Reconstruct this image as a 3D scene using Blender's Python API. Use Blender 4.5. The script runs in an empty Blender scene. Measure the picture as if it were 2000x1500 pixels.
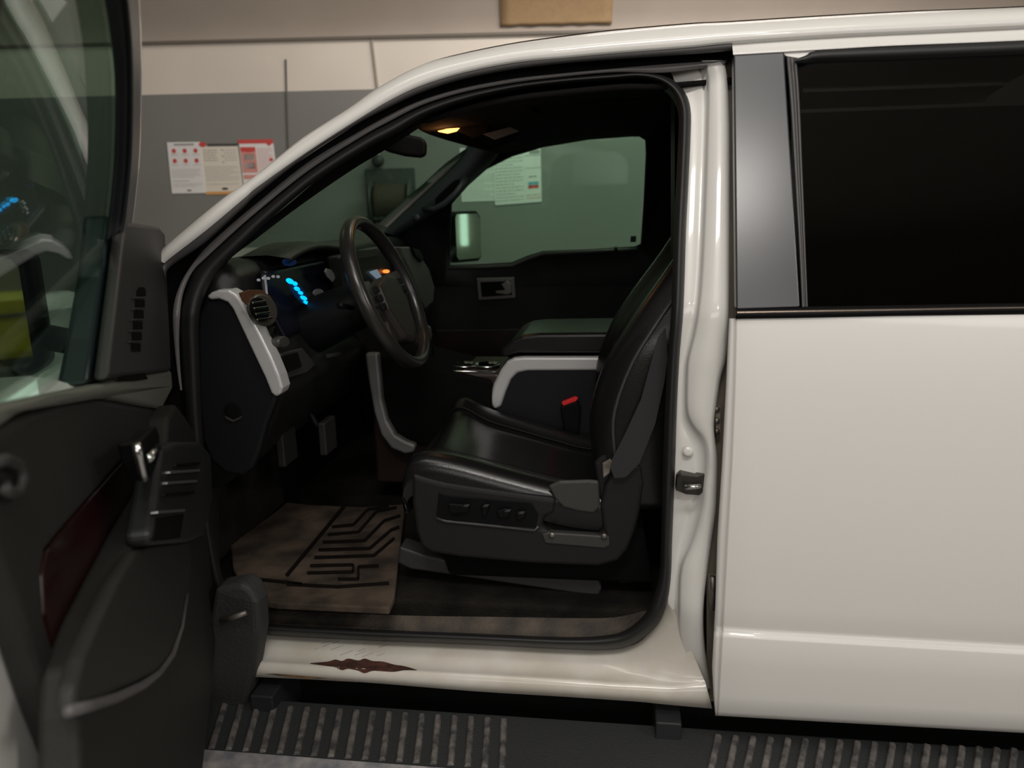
import bpy, bmesh, random
import numpy as np
from math import sin, cos, radians, pi, tan, atan2
from mathutils import Vector, Matrix
from mathutils.bvhtree import BVHTree
from mathutils.geometry import tessellate_polygon
random.seed(7)
sc = bpy.context.scene
# ---------------------------------------------------------------- camera
F = 1540.0; YAW = radians(8); PIT = radians(13); ROLL = radians(1.3)
CAM = np.array([0, -1.47, 1.585])
fw = np.array([-sin(YAW)*cos(PIT), cos(YAW)*cos(PIT), -sin(PIT)])
_r = np.array([cos(YAW), sin(YAW), 0]); _u = np.cross(_r, fw)
rt = _r*cos(ROLL)-_u*sin(ROLL); up = _u*cos(ROLL)+_r*sin(ROLL)
cd = bpy.data.cameras.new('camera'); cam = bpy.data.objects.new('camera', cd)
sc.collection.objects.link(cam); sc.camera = cam
cd.sensor_width = 36; cd.lens = F/2000*36; cd.clip_start = 0.02
cam.matrix_world = Matrix(((rt[0], up[0], -fw[0], CAM[0]), (rt[1], up[1], -fw[1], CAM[1]), (rt[2], up[2], -fw[2], CAM[2]), (0, 0, 0, 1)))
cd.dof.use_dof = True; cd.dof.focus_distance = 1.75; cd.dof.aperture_fstop = 3.2
# ---------------------------------------------------------------- world, view, lights
wd = bpy.data.worlds.new('world'); sc.world = wd; wd.use_nodes = True
wd.node_tree.nodes['Background'].inputs[0].default_value = (0.9, 0.95, 1.0, 1)
wd.node_tree.nodes['Background'].inputs[1].default_value = 0.02
vs = sc.view_settings; vs.view_transform = 'Standard'; vs.look = 'None'; vs.gamma = 1; vs.use_curve_mapping = False
vs.exposure = -0.40
def area(name, loc, target, sx, sy, power, col):
    l = bpy.data.lights.new(name, 'AREA'); l.shape = 'RECTANGLE'; l.size = sx; l.size_y = sy
    l.energy = power; l.color = col
    o = bpy.data.objects.new(name, l); sc.collection.objects.link(o)
    o.location = loc; o.rotation_euler = (Vector(target)-Vector(loc)).to_track_quat('-Z', 'Y').to_euler()
    return o
WARM = (1.0, 0.955, 0.90)
area('bay_key_fill', (0.2, -2.3, 3.6), (0.2, 0.1, 1.2), 1.15, 0.35, 50, WARM)
area('bay_key_fill', (-0.2, -1.3, 4.3), (0.2, 0.0, 1.0), 3.0, 0.4, 30, WARM)  # this one is an added wide fill, no such fixture known
area('low_front_fill', (0.9, -4.9, 2.3), (0.3, 0.1, 0.9), 5.0, 1.0, 68, (1, .96, .92))  # added low fill from behind the camera, not a known lamp
area('wall_fill', (0.7, 2.1, 3.7), (0.2, 3.5, 2.0), 2.0, 0.3, 72, WARM)  # both wall fills are added to brighten the far wall
area('wall_fill', (-3.2, 1.9, 4.2), (-3.0, 3.0, 1.4), 1.0, 0.3, 5, WARM)
area('side_fill', (2.9, -1.5, 3.1), (-0.6, -0.6, 1.1), 0.7, 0.7, 34, (1, .96, .92))  # added fill for the open door's inner face
area('work_lamp', (0.75, -2.3, 2.45), (0.2, 0.1, 1.4), 0.16, 0.16, 5, (1, 0.97, 0.92))

# ---------------------------------------------------------------- pixel helpers (frame of the measured perspective)
def ray(px, py): return fw+rt*(px-1000)/F-up*(py-750)/F
def P(px, py, Y):
    d = ray(px, py); t = (Y-CAM[1])/d[1]; return CAM+d*t
def Zp(px, py, z):
    d = ray(px, py); t = (z-CAM[2])/d[2]; return CAM+d*t
def Xp(px, py, x):
    d = ray(px, py); t = (x-CAM[0])/d[0]; return CAM+d*t
def ys(z): return (z-1.37)*.36 if z > 1.37 else (0.25*(.75-z) if z < .75 else 0)
def S(px, py, o=0):
    Y = o
    for i in range(12):
        p = P(px, py, Y); Y = ys(p[2])+o
    return P(px, py, Y)
WN = np.array([-sin(radians(7)), cos(radians(7)), 0]); WO = np.array([0, 3.55, 0])
WR = np.array([cos(radians(7)), sin(radians(7)), 0])
def W(px, py, off=0):
    d = ray(px, py); t = ((WO-WN*off-CAM) @ WN)/(d @ WN); return CAM+d*t
TH = radians(67); DH = np.array([-1.01, .03, 0]); DU = np.array([cos(TH), -sin(TH), 0]); DN = np.array([sin(TH), cos(TH), 0])
def Dp(s, o, z): return DH+DU*s+DN*o+np.array([0, 0, z])
def D(px, py, o):
    d = ray(px, py); t = ((DH+DN*o-CAM) @ DN)/(d @ DN); return CAM+d*t
def DL(px, py, o0=0.0):      # leaning window plane of the door
    o = o0
    for i in range(12):
        p = D(px, py, o); o = o0+max(0, p[2]-1.37)*.36
    return D(px, py, o)

# ---------------------------------------------------------------- materials
def mat(name, col, rough=.5, metal=0, coat=0, var=0, vscale=20, bump=0, bscale=200, emit=None, estr=0, spec=.5, col2=None, coatr=.05):
    m = bpy.data.materials.new(name); m.use_nodes = True; nt = m.node_tree; b = nt.nodes['Principled BSDF']
    b.inputs['Base Color'].default_value = (*col, 1); b.inputs['Roughness'].default_value = rough
    b.inputs['Metallic'].default_value = metal; b.inputs['Coat Weight'].default_value = coat; b.inputs['Coat Roughness'].default_value = coatr
    b.inputs['Specular IOR Level'].default_value = spec
    if emit: b.inputs['Emission Color'].default_value = (*emit, 1); b.inputs['Emission Strength'].default_value = estr
    if var or col2:
        tc = nt.nodes.new('ShaderNodeTexCoord'); n = nt.nodes.new('ShaderNodeTexNoise'); n.inputs['Scale'].default_value = vscale; n.inputs['Detail'].default_value = 6
        nt.links.new(tc.outputs['Object'], n.inputs['Vector'])
        r = nt.nodes.new('ShaderNodeValToRGB'); r.color_ramp.elements[0].position = .35; r.color_ramp.elements[1].position = .7
        c2 = col2 if col2 else tuple(c*(1-var) for c in col)
        r.color_ramp.elements[0].color = (*c2, 1); r.color_ramp.elements[1].color = (*col, 1)
        nt.links.new(n.outputs['Fac'], r.inputs[0]); nt.links.new(r.outputs[0], b.inputs['Base Color'])
    if bump:
        tc = nt.nodes.new('ShaderNodeTexCoord'); n = nt.nodes.new('ShaderNodeTexNoise'); n.inputs['Scale'].default_value = bscale
        nt.links.new(tc.outputs['Object'], n.inputs['Vector'])
        bp = nt.nodes.new('ShaderNodeBump'); bp.inputs['Strength'].default_value = bump; bp.inputs['Distance'].default_value = .004
        nt.links.new(n.outputs['Fac'], bp.inputs['Height']); nt.links.new(bp.outputs[0], b.inputs['Normal'])
    return m
def glassmat(name, tint, refl_rough=.02, ior=1.5, gloss=1.0):
    m = bpy.data.materials.new(name); m.use_nodes = True; nt = m.node_tree; nt.nodes.clear()
    o = nt.nodes.new('ShaderNodeOutputMaterial'); mx = nt.nodes.new('ShaderNodeMixShader'); lw = nt.nodes.new('ShaderNodeLayerWeight'); lw.inputs[0].default_value = .5; pw = nt.nodes.new('ShaderNodeMath'); pw.operation = 'POWER'; pw.inputs[1].default_value = 5
    fr = nt.nodes.new('ShaderNodeMath'); fr.operation = 'MULTIPLY_ADD'; fr.inputs[1].default_value = .96; fr.inputs[2].default_value = .04
    nt.links.new(lw.outputs['Facing'], pw.inputs[0]); nt.links.new(pw.outputs[0], fr.inputs[0]); t = nt.nodes.new('ShaderNodeBsdfTransparent'); t.inputs[0].default_value = (*tint, 1)
    g = nt.nodes.new('ShaderNodeBsdfGlossy'); g.inputs['Roughness'].default_value = refl_rough; g.inputs[0].default_value = (gloss, gloss, gloss, 1)
    nt.links.new(fr.outputs[0], mx.inputs[0]); nt.links.new(t.outputs[0], mx.inputs[1]); nt.links.new(g.outputs[0], mx.inputs[2]); nt.links.new(mx.outputs[0], o.inputs[0])
    return m
PAINT = mat('white_paint', (.75, .735, .70), .35, coat=.7, coatr=.06)
SILLP = mat('scuffed_white_paint', (.72, .69, .63), .32, coat=.5, coatr=.12, col2=(.60, .55, .47), vscale=9)
RUBBER = mat('black_rubber', (.012, .012, .012), .55)
LIP = mat('grey_rubber_lip', (.055, .052, .052), .4)
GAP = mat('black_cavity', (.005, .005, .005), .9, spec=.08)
PLAST = mat('charcoal_plastic', (.012, .012, .0115), .55, spec=.25, bump=.25, bscale=500)
PLASTL = mat('dark_grey_plastic', (.035, .034, .032), .5, bump=.2, bscale=500)
BLACKP = mat('black_plastic', (.0035, .0035, .004), .5, spec=.15)
DASHP = mat('dash_plastic', (.011, .011, .011), .42, bump=.2, bscale=500, spec=.4)
CAPP = mat('end_cap_plastic', (.009, .0095, .012), .5, spec=.25)
SILVER = mat('satin_silver_trim', (.62, .61, .61), .4, metal=.35)
CHROME = mat('chrome', (.75, .75, .75), .15, metal=1)
WOOD = mat('red_brown_wood_trim', (.016, .005, .004), .35, coat=.3, var=.4, vscale=12)
LEATHER = mat('black_leather', (.007, .007, .007), .27, bump=.08, bscale=300)
CARPET = mat('dirty_carpet', (.022, .019, .016), .95, spec=.1, bump=.9, bscale=350, col2=(.010, .009, .008), vscale=14)
SCUFF = mat('dusty_sill_cover', (.095, .075, .056), .8, bump=.6, bscale=160, col2=(.035, .030, .026), vscale=16)
MATM = mat('dusty_rubber_mat', (.125, .090, .066), .85, bump=.3, bscale=120, spec=.2, col2=(.035, .028, .022), vscale=11)
APPL = mat('satin_black_applique', (.016, .017, .022), .33, coat=.5, coatr=.2)
WEBB = mat('seat_belt_webbing', (.028, .028, .030), .8, spec=.3)
RED = mat('red_button', (.65, .02, .02), .4, emit=(1, .03, .03), estr=.08)
RUST = mat('rusty_metal', (.10, .035, .018), .9, bump=.8, bscale=200, col2=(.035, .012, .01), vscale=60)
ORUST = mat('orange_rust', (.28, .14, .05), .9, col2=(.08, .06, .05), vscale=40)
MIRR = mat('mirror_glass', (.8, .85, .85), .03, metal=1)
TINT = glassmat('clear_green_glass', (.64, .82, .70))
WTINT = glassmat('windshield_glass', (.42, .62, .48))
DTINT = glassmat('door_glass', (.60, .74, .66))
PRIV = glassmat('privacy_glass', (.03, .035, .03), .03, 1.45)
BLUE = mat('blue_gauge_light', (0, .2, .4), .5, emit=(.0, .42, 1.0), estr=2.2)
BLUED = mat('dim_blue_display', (0, .01, .04), .4, emit=(.01, .03, .12), estr=.25)
WHT = mat('pale_gauge_mark', (.4, .4, .42), .5, emit=(.6, .6, .7), estr=.12)
SCRN = mat('pale_screen', (.1, .12, .14), .3, emit=(.45, .62, .75), estr=.35)
ORNG = mat('orange_indicator', (.5, .1, 0), .4, emit=(1, .22, .04), estr=2.5)
DOME = mat('amber_dome_lens', (.8, .4, .1), .4, emit=(1.0, .42, .09), estr=5)
DOMEC = mat('bright_dome_lens', (.9, .6, .2), .4, emit=(1.0, .70, .30), estr=14)
STEEL = mat('worn_steel', (.30, .28, .26), .45, metal=.8, col2=(.14, .12, .1), vscale=40)
BOARD = mat('running_board_plastic', (.030, .032, .033), .55, bump=.4, bscale=220)
RIBM = mat('worn_tread_rubber', (.19, .17, .155), .6, col2=(.05, .05, .05), vscale=45)
EDGE = mat('scraped_metal_edge', (.45, .42, .41), .5, metal=.4, col2=(.2, .21, .23), vscale=30)

# ---------------------------------------------------------------- mesh helpers
def link(name, me, m, parent=None, smooth=True):
    o = bpy.data.objects.new(name, me); sc.collection.objects.link(o)
    if m: me.materials.append(m)
    if smooth:
        for p in me.polygons: p.use_smooth = True
    if parent: o.parent = parent; o.matrix_parent_inverse = PINV.get(parent.name, Matrix())
    return o
PINV = {}
def root(name, loc, label, cat, group=None):
    o = bpy.data.objects.new(name, None); sc.collection.objects.link(o); o.location = loc; o.empty_display_size = .1
    o['label'] = label; o['category'] = cat
    if group: o['group'] = group
    PINV[o.name] = Matrix.Translation(-Vector(loc)); return o
def raw(name, vs_, fs, m, parent=None, smooth=True, bev=0, sub=0, auto=True):
    me = bpy.data.meshes.new(name); me.from_pydata([tuple(float(c) for c in v) for v in vs_], [], fs)
    bm = bmesh.new(); bm.from_mesh(me); bmesh.ops.remove_doubles(bm, verts=bm.verts, dist=1e-6); bmesh.ops.recalc_face_normals(bm, faces=bm.faces); bm.to_mesh(me); bm.free()
    o = link(name, me, m, parent, smooth)
    if bev:
        b = o.modifiers.new('bevel', 'BEVEL'); b.width = bev; b.segments = 3; b.limit_method = 'ANGLE'; b.angle_limit = radians(35)
        b.harden_normals = False
    if sub:
        s = o.modifiers.new('sub', 'SUBSURF'); s.levels = sub; s.render_levels = sub
    return o
def cr(pts, n):              # catmull-rom through control points, n sub steps per interval
    pts = [np.array(p, float) for p in pts]; out = []
    for i in range(len(pts)-1):
        p0 = pts[i-1] if i else 2*pts[0]-pts[1]; p1 = pts[i]; p2 = pts[i+1]; p3 = pts[i+2] if i+2 < len(pts) else 2*pts[-1]-pts[-2]
        for k in range(n):
            t = k/n
            out.append(.5*((2*p1)+(-p0+p2)*t+(2*p0-5*p1+4*p2-p3)*t*t+(-p0+3*p1-3*p2+p3)*t**3))
    out.append(pts[-1]); return out
def loft(name, rows, m, parent=None, solid=0, closed_u=False, caps=False, smooth=True, bev=0):
    R = len(rows); N = len(rows[0]); v = [p for r_ in rows for p in r_]; f = []
    for i in range(R-1):
        for j in range(N if closed_u else N-1):
            a = i*N+j; b = i*N+(j+1) % N; f.append((a, b, b+N, a+N))
    if caps: f.append(tuple(range(N))); f.append(tuple(reversed(range((R-1)*N, R*N))))
    o = raw(name, v, f, m, parent, smooth)
    if solid:
        s = o.modifiers.new('solid', 'SOLIDIFY'); s.thickness = solid; s.offset = 0
    if bev:
        b = o.modifiers.new('bevel', 'BEVEL'); b.width = bev; b.segments = 3; b.limit_method = 'ANGLE'; b.angle_limit = radians(40)
    return o
def slab(name, pts, vec, m, parent=None, bev=.004, smooth=False):
    n = len(pts); vec = np.array(vec, float); v = list(pts)+[np.array(p)+vec for p in pts]
    tri = tessellate_polygon([[Vector(p) for p in pts]]); f = [tuple(t) for t in tri]+[tuple(i+n for i in reversed(t)) for t in tri]
    f += [(i, (i+1) % n, (i+1) % n+n, i+n) for i in range(n)]
    me = bpy.data.meshes.new(name); me.from_pydata([tuple(float(c) for c in p) for p in v], [], f)
    bm = bmesh.new(); bm.from_mesh(me); bmesh.ops.recalc_face_normals(bm, faces=bm.faces)
    bmesh.ops.dissolve_limit(bm, angle_limit=radians(2), verts=bm.verts, edges=bm.edges); bm.to_mesh(me); bm.free()
    o = link(name, me, m, parent, smooth)
    if bev:
        b = o.modifiers.new('bevel', 'BEVEL'); b.width = bev; b.segments = 3; b.limit_method = 'ANGLE'; b.angle_limit = radians(35)
    return o
def tube_geo(path, r, seg=10):
    path = [np.array(p, float) for p in path]; v = []; f = []; n = len(path); ref = None
    for i, p in enumerate(path):
        t = path[min(i+1, n-1)]-path[max(i-1, 0)]; t /= np.linalg.norm(t)+1e-12
        if ref is None: ref = np.array([0, 0, 1.]) if abs(t[2]) < .9 else np.array([1., 0, 0])
        a = np.cross(t, ref); a /= np.linalg.norm(a); b = np.cross(a, t); ref = b
        rr = r[i] if hasattr(r, '__len__') else r
        for k in range(seg): q = 2*pi*k/seg; v.append(p+(a*cos(q)+b*sin(q))*rr)
    for i in range(n-1):
        for k in range(seg): f.append((i*seg+k, i*seg+(k+1) % seg, (i+1)*seg+(k+1) % seg, (i+1)*seg+k))
    f.append(tuple(range(seg))); f.append(tuple(reversed(range((n-1)*seg, n*seg)))); return v, f
def tube(name, path, r, m, parent=None, seg=12): v, f = tube_geo(path, r, seg); return raw(name, v, f, m, parent)
def box(name, c, s, m, parent=None, bev=.004, ax=None):
    c = np.array(c, float); ax = ax or (np.array([1., 0, 0]), np.array([0, 1., 0]), np.array([0, 0, 1.]))
    pts = [c+ax[0]*s[0]/2*a+ax[1]*s[1]/2*b-ax[2]*s[2]/2 for a, b in ((-1, -1), (1, -1), (1, 1), (-1, 1))]
    return slab(name, pts, ax[2]*s[2], m, parent, bev)
def disc(name, c, nrm, prof, m, parent=None, seg=28, sq=(1, 1)):   # lathe about nrm, prof = [(radius, height)]
    nrm = np.array(nrm, float); nrm /= np.linalg.norm(nrm); a = np.cross(nrm, [0, 0, 1.]) if abs(nrm[2]) < .9 else np.cross(nrm, [1., 0, 0]); a /= np.linalg.norm(a); b = np.cross(nrm, a)
    rows = [[np.array(c)+nrm*h+(a*cos(2*pi*k/seg)*sq[0]+b*sin(2*pi*k/seg)*sq[1])*max(r_, 1e-4) for k in range(seg)] for r_, h in prof]
    return loft(name, rows, m, parent, closed_u=True, caps=True)
def join_mesh(name, geos, m, parent=None, smooth=True):
    v = []; f = []
    for gv, gf in geos:
        o = len(v); v += list(gv); f += [tuple(i+o for i in q) for q in gf]
    return raw(name, v, f, m, parent, smooth)
def boxg(c, s, ax=None):
    c = np.array(c, float); ax = ax or (np.array([1., 0, 0]), np.array([0, 1., 0]), np.array([0, 0, 1.]))
    v = [c+ax[0]*s[0]/2*a+ax[1]*s[1]/2*b+ax[2]*s[2]/2*d for d in (-1, 1) for a, b in ((-1, -1), (1, -1), (1, 1), (-1, 1))]
    return v, [(0, 1, 2, 3), (7, 6, 5, 4), (0, 4, 5, 1), (1, 5, 6, 2), (2, 6, 7, 3), (3, 7, 4, 0)]
def struct(o): o['kind'] = 'structure'; return o
FRONT = np.array([0, -1., 0])
mapl = lambda f, pts, *a: [f(x, y, *a) for x, y in pts]

# ================================================================ SETTING
def wall_material():
    m = bpy.data.materials.new('two_tone_wall'); m.use_nodes = True; nt = m.node_tree; b = nt.nodes['Principled BSDF']; b.inputs['Roughness'].default_value = .6
    g = nt.nodes.new('ShaderNodeNewGeometry'); sx = nt.nodes.new('ShaderNodeSeparateXYZ'); nt.links.new(g.outputs['Position'], sx.inputs[0])
    gt = nt.nodes.new('ShaderNodeMath'); gt.operation = 'GREATER_THAN'; gt.inputs[1].default_value = ZB; nt.links.new(sx.outputs['Z'], gt.inputs[0])
    mx = nt.nodes.new('ShaderNodeMix'); mx.data_type = 'RGBA'; mx.inputs[6].default_value = (.25, .243, .225, 1); mx.inputs[7].default_value = (.86, .77, .67, 1)
    nt.links.new(gt.outputs[0], mx.inputs[0]); n = nt.nodes.new('ShaderNodeTexNoise'); n.inputs['Scale'].default_value = 1.6
    mu = nt.nodes.new('ShaderNodeMix'); mu.data_type = 'RGBA'; mu.blend_type = 'MULTIPLY'; mu.inputs[0].default_value = .25
    nt.links.new(g.outputs['Position'], n.inputs['Vector']); nt.links.new(mx.outputs[2], mu.inputs[6]); nt.links.new(n.outputs['Fac'], mu.inputs[7])
    nt.links.new(mu.outputs[2], b.inputs['Base Color']); return m
ZB = (W(300, 184)[2]+W(740, 175)[2])/2; ZL = (W(300, 82)[2]+W(980, 67)[2])/2
WALLM = wall_material(); UPM = mat('shaded_cream_wall', (.44, .37, .31), .65, var=.08, vscale=3)  # upper wall cream darkened to imitate light falling off
CONC = mat('concrete_floor', (.36, .35, .33), .6, col2=(.25, .24, .225), vscale=2.5)
CREAM = mat('cream_paint', (.55, .5, .44), .7)
def wpt(a, off, z): return WO+WR*a-WN*off+np.array([0, 0, z])
w = struct(slab('wall_back', [wpt(-9, 0, 0), wpt(7, 0, 0), wpt(7, 0, ZL), wpt(-9, 0, ZL)], WN*.2, WALLM, bev=0))
prof = [(0, 0), (.006, .012), (.02, .03), (.06, .07), (.13, .14), (.3, .30), (.62, .62), (1.4, 1.4)]
prof = [(.012, 0), (.014, .015), (.02, .04), (.04, .09), (.085, .16), (.22, .36), (.5, .75), (1.1, 1.6)]
rows = [[wpt(a, o, ZL+.004+z) for a in np.linspace(-9, 7, 9)] for o, z in prof]
w2 = struct(loft('trim_1', rows, UPM)); w2['label'] = 'cream upper wall above the ledge, coved and darkened to imitate shade'  # forward lean and darker cream both stand in for shade
rows = [[wpt(a, o, ZL+dz) for a in np.linspace(-9, 7, 9)] for o, dz in ((0, -.012), (.022, -.012), (.022, .004), (0, .006))]
struct(loft('trim_2', rows, mat('ledge_grey', (.15, .125, .10), .6), smooth=False))
struct(box('floor', (-.5, -.5, -.05), (18, 11, .1), CONC, bev=0))
struct(box('ceiling', (-.5, -.5, 4.65), (18, 11, .1), CREAM, bev=0))
struct(box('wall_left', (-8.2, -.5, 2.3), (.2, 11, 4.6), mat('grey_side_wall', (.2, .19, .17), .7), bev=0))
struct(box('wall_right', (6.6, -.5, 2.3), (.2, 11, 4.6), CREAM, bev=0))
struct(box('wall_front', (-.5, -5.4, 2.3), (18, .2, 4.6), CREAM, bev=0))

def wpoly(pts, off): return [W(x, y, off) for x, y in pts]
# cardboard sheet following the cove
cb = []
aL = (W(977, 40)-WO) @ WR; aR = (W(1194, 40)-WO) @ WR
for o, z in prof[1:6]:
    cb.append([wpt(a, o+.012, ZL+.012+z+(.012 if z < .02 else 0)*(.4+.8*random.random())) for a in np.linspace(aL, aR, 12)])
c = loft('cardboard_sheet', cb, mat('brown_cardboard', (.40, .26, .135), .8, var=.12, vscale=30), solid=.006)
c['label'] = 'brown cardboard sheet with ragged lower edge fixed above the wall ledge'; c['category'] = 'cardboard'
# conduits
def cond(name, pts, r, label, m):
    o = tube(name, [W(x, y, r) for x, y in pts], r, m); o['label'] = label; o['category'] = 'pipe'
WPIPE = mat('shadow_tone_pipe', (.36, .32, .27), .6); GPIPE = mat('wall_cable', (.10, .095, .085), .6)  # conduit colour set to a shadow tone
cond('wall_cable', [(558, 116), (560, 200), (563, 300), (564, 330)], .0055, 'thin dark cable running straight down the wall right of the safety posters', GPIPE)
cond('wall_conduit', [(726, 76), (730, 110), (738, 178), (741, 205)], .008, 'thin conduit in a shadow tone on the wall between ledge and truck roof', WPIPE)
PAPER = mat('white_paper', (.82, .79, .77), .6); PAPERC = mat('cream_paper', (.80, .73, .61), .6); INK = mat('grey_ink', (.35, .33, .31), .7)
PRED = mat('poster_red', (.62, .07, .06), .6); PPINK = mat('poster_salmon', (.70, .30, .25), .6); PORG = mat('poster_orange', (.70, .36, .12), .6); PBLK = mat('poster_black', (.06, .055, .05), .6)
PBLU = mat('poster_blue', (.15, .42, .52), .6)
def poster(name, quad, label, items, base=PAPER, off=.003, group=None):
    q = [np.array(p, float) for p in quad]      # tl tr br bl in px
    ctr = W(*(sum(q)/4), 0)
    rt_ = root(name, tuple(ctr), label, 'poster', group)
    slab('sheet', [W(p[0], p[1], off+.002) for p in q], WN*.0015, base, rt_, bev=0)
    def uv(u, v, o):
        p = (q[0]*(1-u)+q[1]*u)*(1-v)+(q[3]*(1-u)+q[2]*u)*v; return W(p[0], p[1], o)
    for it in items:
        k = it[0]
        if k == 'bar':
            _, nm, m, u0, v0, u1, v1 = it; slab(nm, [uv(u0, v0, off+.0032), uv(u1, v0, off+.0032), uv(u1, v1, off+.0032), uv(u0, v1, off+.0032)], WN*.001, m, rt_, bev=0)
        if k == 'poly':
            _, nm, m, pp = it; slab(nm, [uv(a, b, off+.0036) for a, b in pp], WN*.001, m, rt_, bev=0)
        if k == 'dot':
            _, nm, m, u, v, ru, rv = it; slab(nm, [uv(u+ru*cos(t), v+rv*sin(t), off+.0036) for t in np.linspace(0, 2*pi, 16, endpoint=False)], WN*.001, m, rt_, bev=0)
        if k == 'text':
            _, m, u0, v0, u1, v1, n = it; gs = []; rng = random.Random(int(u0*100+v0*1000))
            for i in range(n):
                v = v0+(v1-v0)*(i+.5)/n; h = (v1-v0)/n*.32; u = u0; end = u1-(u1-u0)*.35*rng.random()*(i % 3 == 2)
                while u < end:
                    wd_ = min(rng.uniform(.03, .09), end-u); A = [uv(u, v-h/2, off+.003), uv(u+wd_, v-h/2, off+.003), uv(u+wd_, v+h/2, off+.003), uv(u, v+h/2, off+.003)]
                    gs.append((A, [(0, 1, 2, 3)])); u += wd_+.018
            join_mesh('text_lines', gs, m, rt_, smooth=False)
    return rt_
INKL = mat('pale_ink', (.50, .46, .45), .7)
it = [('bar', 'title', INK, .2, .03, .8, .065)]
for r_ in (0, 1):
    for c_ in (0, 1, 2): it.append(('dot', 'red_symbol', PRED, .18+.325*c_, .17+.195*r_, .062, .045)); it.append(('text', INKL, .08+.325*c_, .225+.2*r_, .3+.325*c_, .265+.2*r_, 2))
it += [('text', INKL, .06, .52, .92, .70, 6), ('text', INK, .06, .74, .55, .78, 1), ('text', INKL, .06, .80, .92, .88, 3), ('dot', 'emblem', PBLK, .52, .945, .07, .014)]
poster('safety_poster', [(326, 278), (391, 277), (402, 377), (336, 378)], 'white poster with six red round symbols, leftmost of the wall posters', it)
it = [('bar', 'header', PBLK, .18, -.04, 1.0, .012), ('dot', 'red_emblem', PRED, .05, -.03, .1, .055), ('text', INK, .05, .07, .42, .33, 5), ('dot', 'bullet', INK, .56, .09, .022, .016), ('dot', 'bullet', INK, .56, .22, .022, .016), ('dot', 'bullet', INK, .56, .35, .022, .016),
      ('text', INKL, .6, .07, .95, .33, 5), ('text', INKL, .05, .42, .95, .74, 9), ('text', INK, .05, .79, .9, .82, 1), ('dot', 'emblem', PBLK, .52, .90, .09, .025), ('bar', 'orange_footer', PORG, .0, .955, 1, 1.015)]
poster('notice_poster', [(392, 285), (464, 284), (476, 377), (402, 379)], 'cream poster with orange foot strip between the two red and white posters', it, PAPERC, .0015)
it = [('bar', 'red_header', PRED, -.02, -.02, 1.0, .055), ('poly', 'red_pointer', PRED, [(.78, .05), (.98, .05), (.86, .11)]), ('bar', 'salmon_panel', PPINK, .02, .12, .46, .60), ('poly', 'red_block', PRED, [(.02, .12), (.45, .12), (.45, .2), (.28, .22), (.02, .2)]),
      ('bar', 'picture', PAPER, .1, .25, .4, .37), ('bar', 'picture', PAPER, .1, .41, .4, .53), ('poly', 'figure_drawing', INK, [(.14, .35), (.2, .27), (.24, .3), (.34, .26), (.32, .3), (.26, .33)]), ('poly', 'figure_drawing', INK, [(.14, .51), (.2, .43), (.24, .46), (.34, .43), (.32, .47), (.26, .49)]),
      ('text', PPINK, .5, .14, .95, .6, 12), ('dot', 'red_emblem', PRED, .88, .36, .06, .03), ('bar', 'salmon_band', PPINK, .03, .64, .9, .72), ('bar', 'red_band', PRED, .05, .80, .9, .85)]
poster('warning_poster', [(466, 275), (533, 274), (546, 378), (478, 379)], 'red-topped warning poster, rightmost on the wall, half behind the truck pillar', it)
it = [('text', INKL, .04, .03, .96, .97, 26)]
poster('notice_sheet', [(898, 289), (968, 290), (968, 392), (902, 394)], 'plain white text sheet seen through the far window, left of the wider chart', it, PAPER, .001)
it = [('text', INKL, .03, .02, .6, .30, 7), ('bar', 'rule', INK, .03, .33, .62, .336), ('text', INKL, .03, .36, .62, .97, 14), ('bar', 'rule', INK, .66, .36, 1, .368), ('text', INKL, .68, .05, .97, .27, 5),
      ('bar', 'grey_box', INK, .76, .29, .98, .345), ('bar', 'rule', INK, .66, .53, 1, .536), ('text', INK, .74, .62, .9, .68, 1), ('bar', 'blue_strip', PBLU, .72, .72, .94, .765), ('bar', 'red_strip', PRED, .72, .765, .94, .81), ('text', PPINK, .68, .88, .98, .96, 2)]
poster('wall_chart', [(962, 256), (1055, 250), (1058, 394), (967, 401)], 'wide white wall chart with blue and red strip seen through the far window', it, PAPER, .0045)

# hose reel and air line on the wall seen through the windshield
hr = root('hose_reel', tuple(W(768, 395)), 'dark wall-mounted hose reel seen through the windshield behind the steering wheel', 'hose reel')
HOSE = mat('dusty_brown_hose', (.055, .04, .025), .8, bump=.4, bscale=90); DG = mat('dark_green_metal', (.045, .05, .045), .5)
cR = W(765, 392, .14); drum = []
for i in range(11):
    x = -.10+.02*i; drum.append([cR+WR*x+(np.array([0, 0, 1.])*cos(t)+WN*sin(t))*(.095+.008*(i % 2)) for t in np.linspace(0, 2*pi, 24, endpoint=False)])
loft('hose_coil', drum, HOSE, hr, closed_u=True, caps=True)
for sx_ in (-.115, .115): disc('flange', cR+WR*sx_, WR, [(.13, -.006), (.13, .006)], DG, hr)
box('mount_plate', W(765, 398, .02), (.30, .03, .42), DG, hr, ax=(WR, WN, np.array([0, 0, 1.])))
box('tool_shelf', W(768, 425, .09), (.3, .16, .02), DG, hr, ax=(WR, WN, np.array([0, 0, 1.])))
al = root('air_line', tuple(W(738, 320)), 'vertical air pipe with regulator fitting above the hose reel', 'pipe')
tube('pipe', [W(739, 280, .03), W(738, 312, .03), W(738, 326, .03)], .011, mat('pale_pipe', (.3, .32, .3), .4, metal=.5), al)
disc('regulator', W(738, 314, .05), FRONT, [(.03, -.03), (.036, 0), (.03, .03), (.012, .034)], DG, al)
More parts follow.
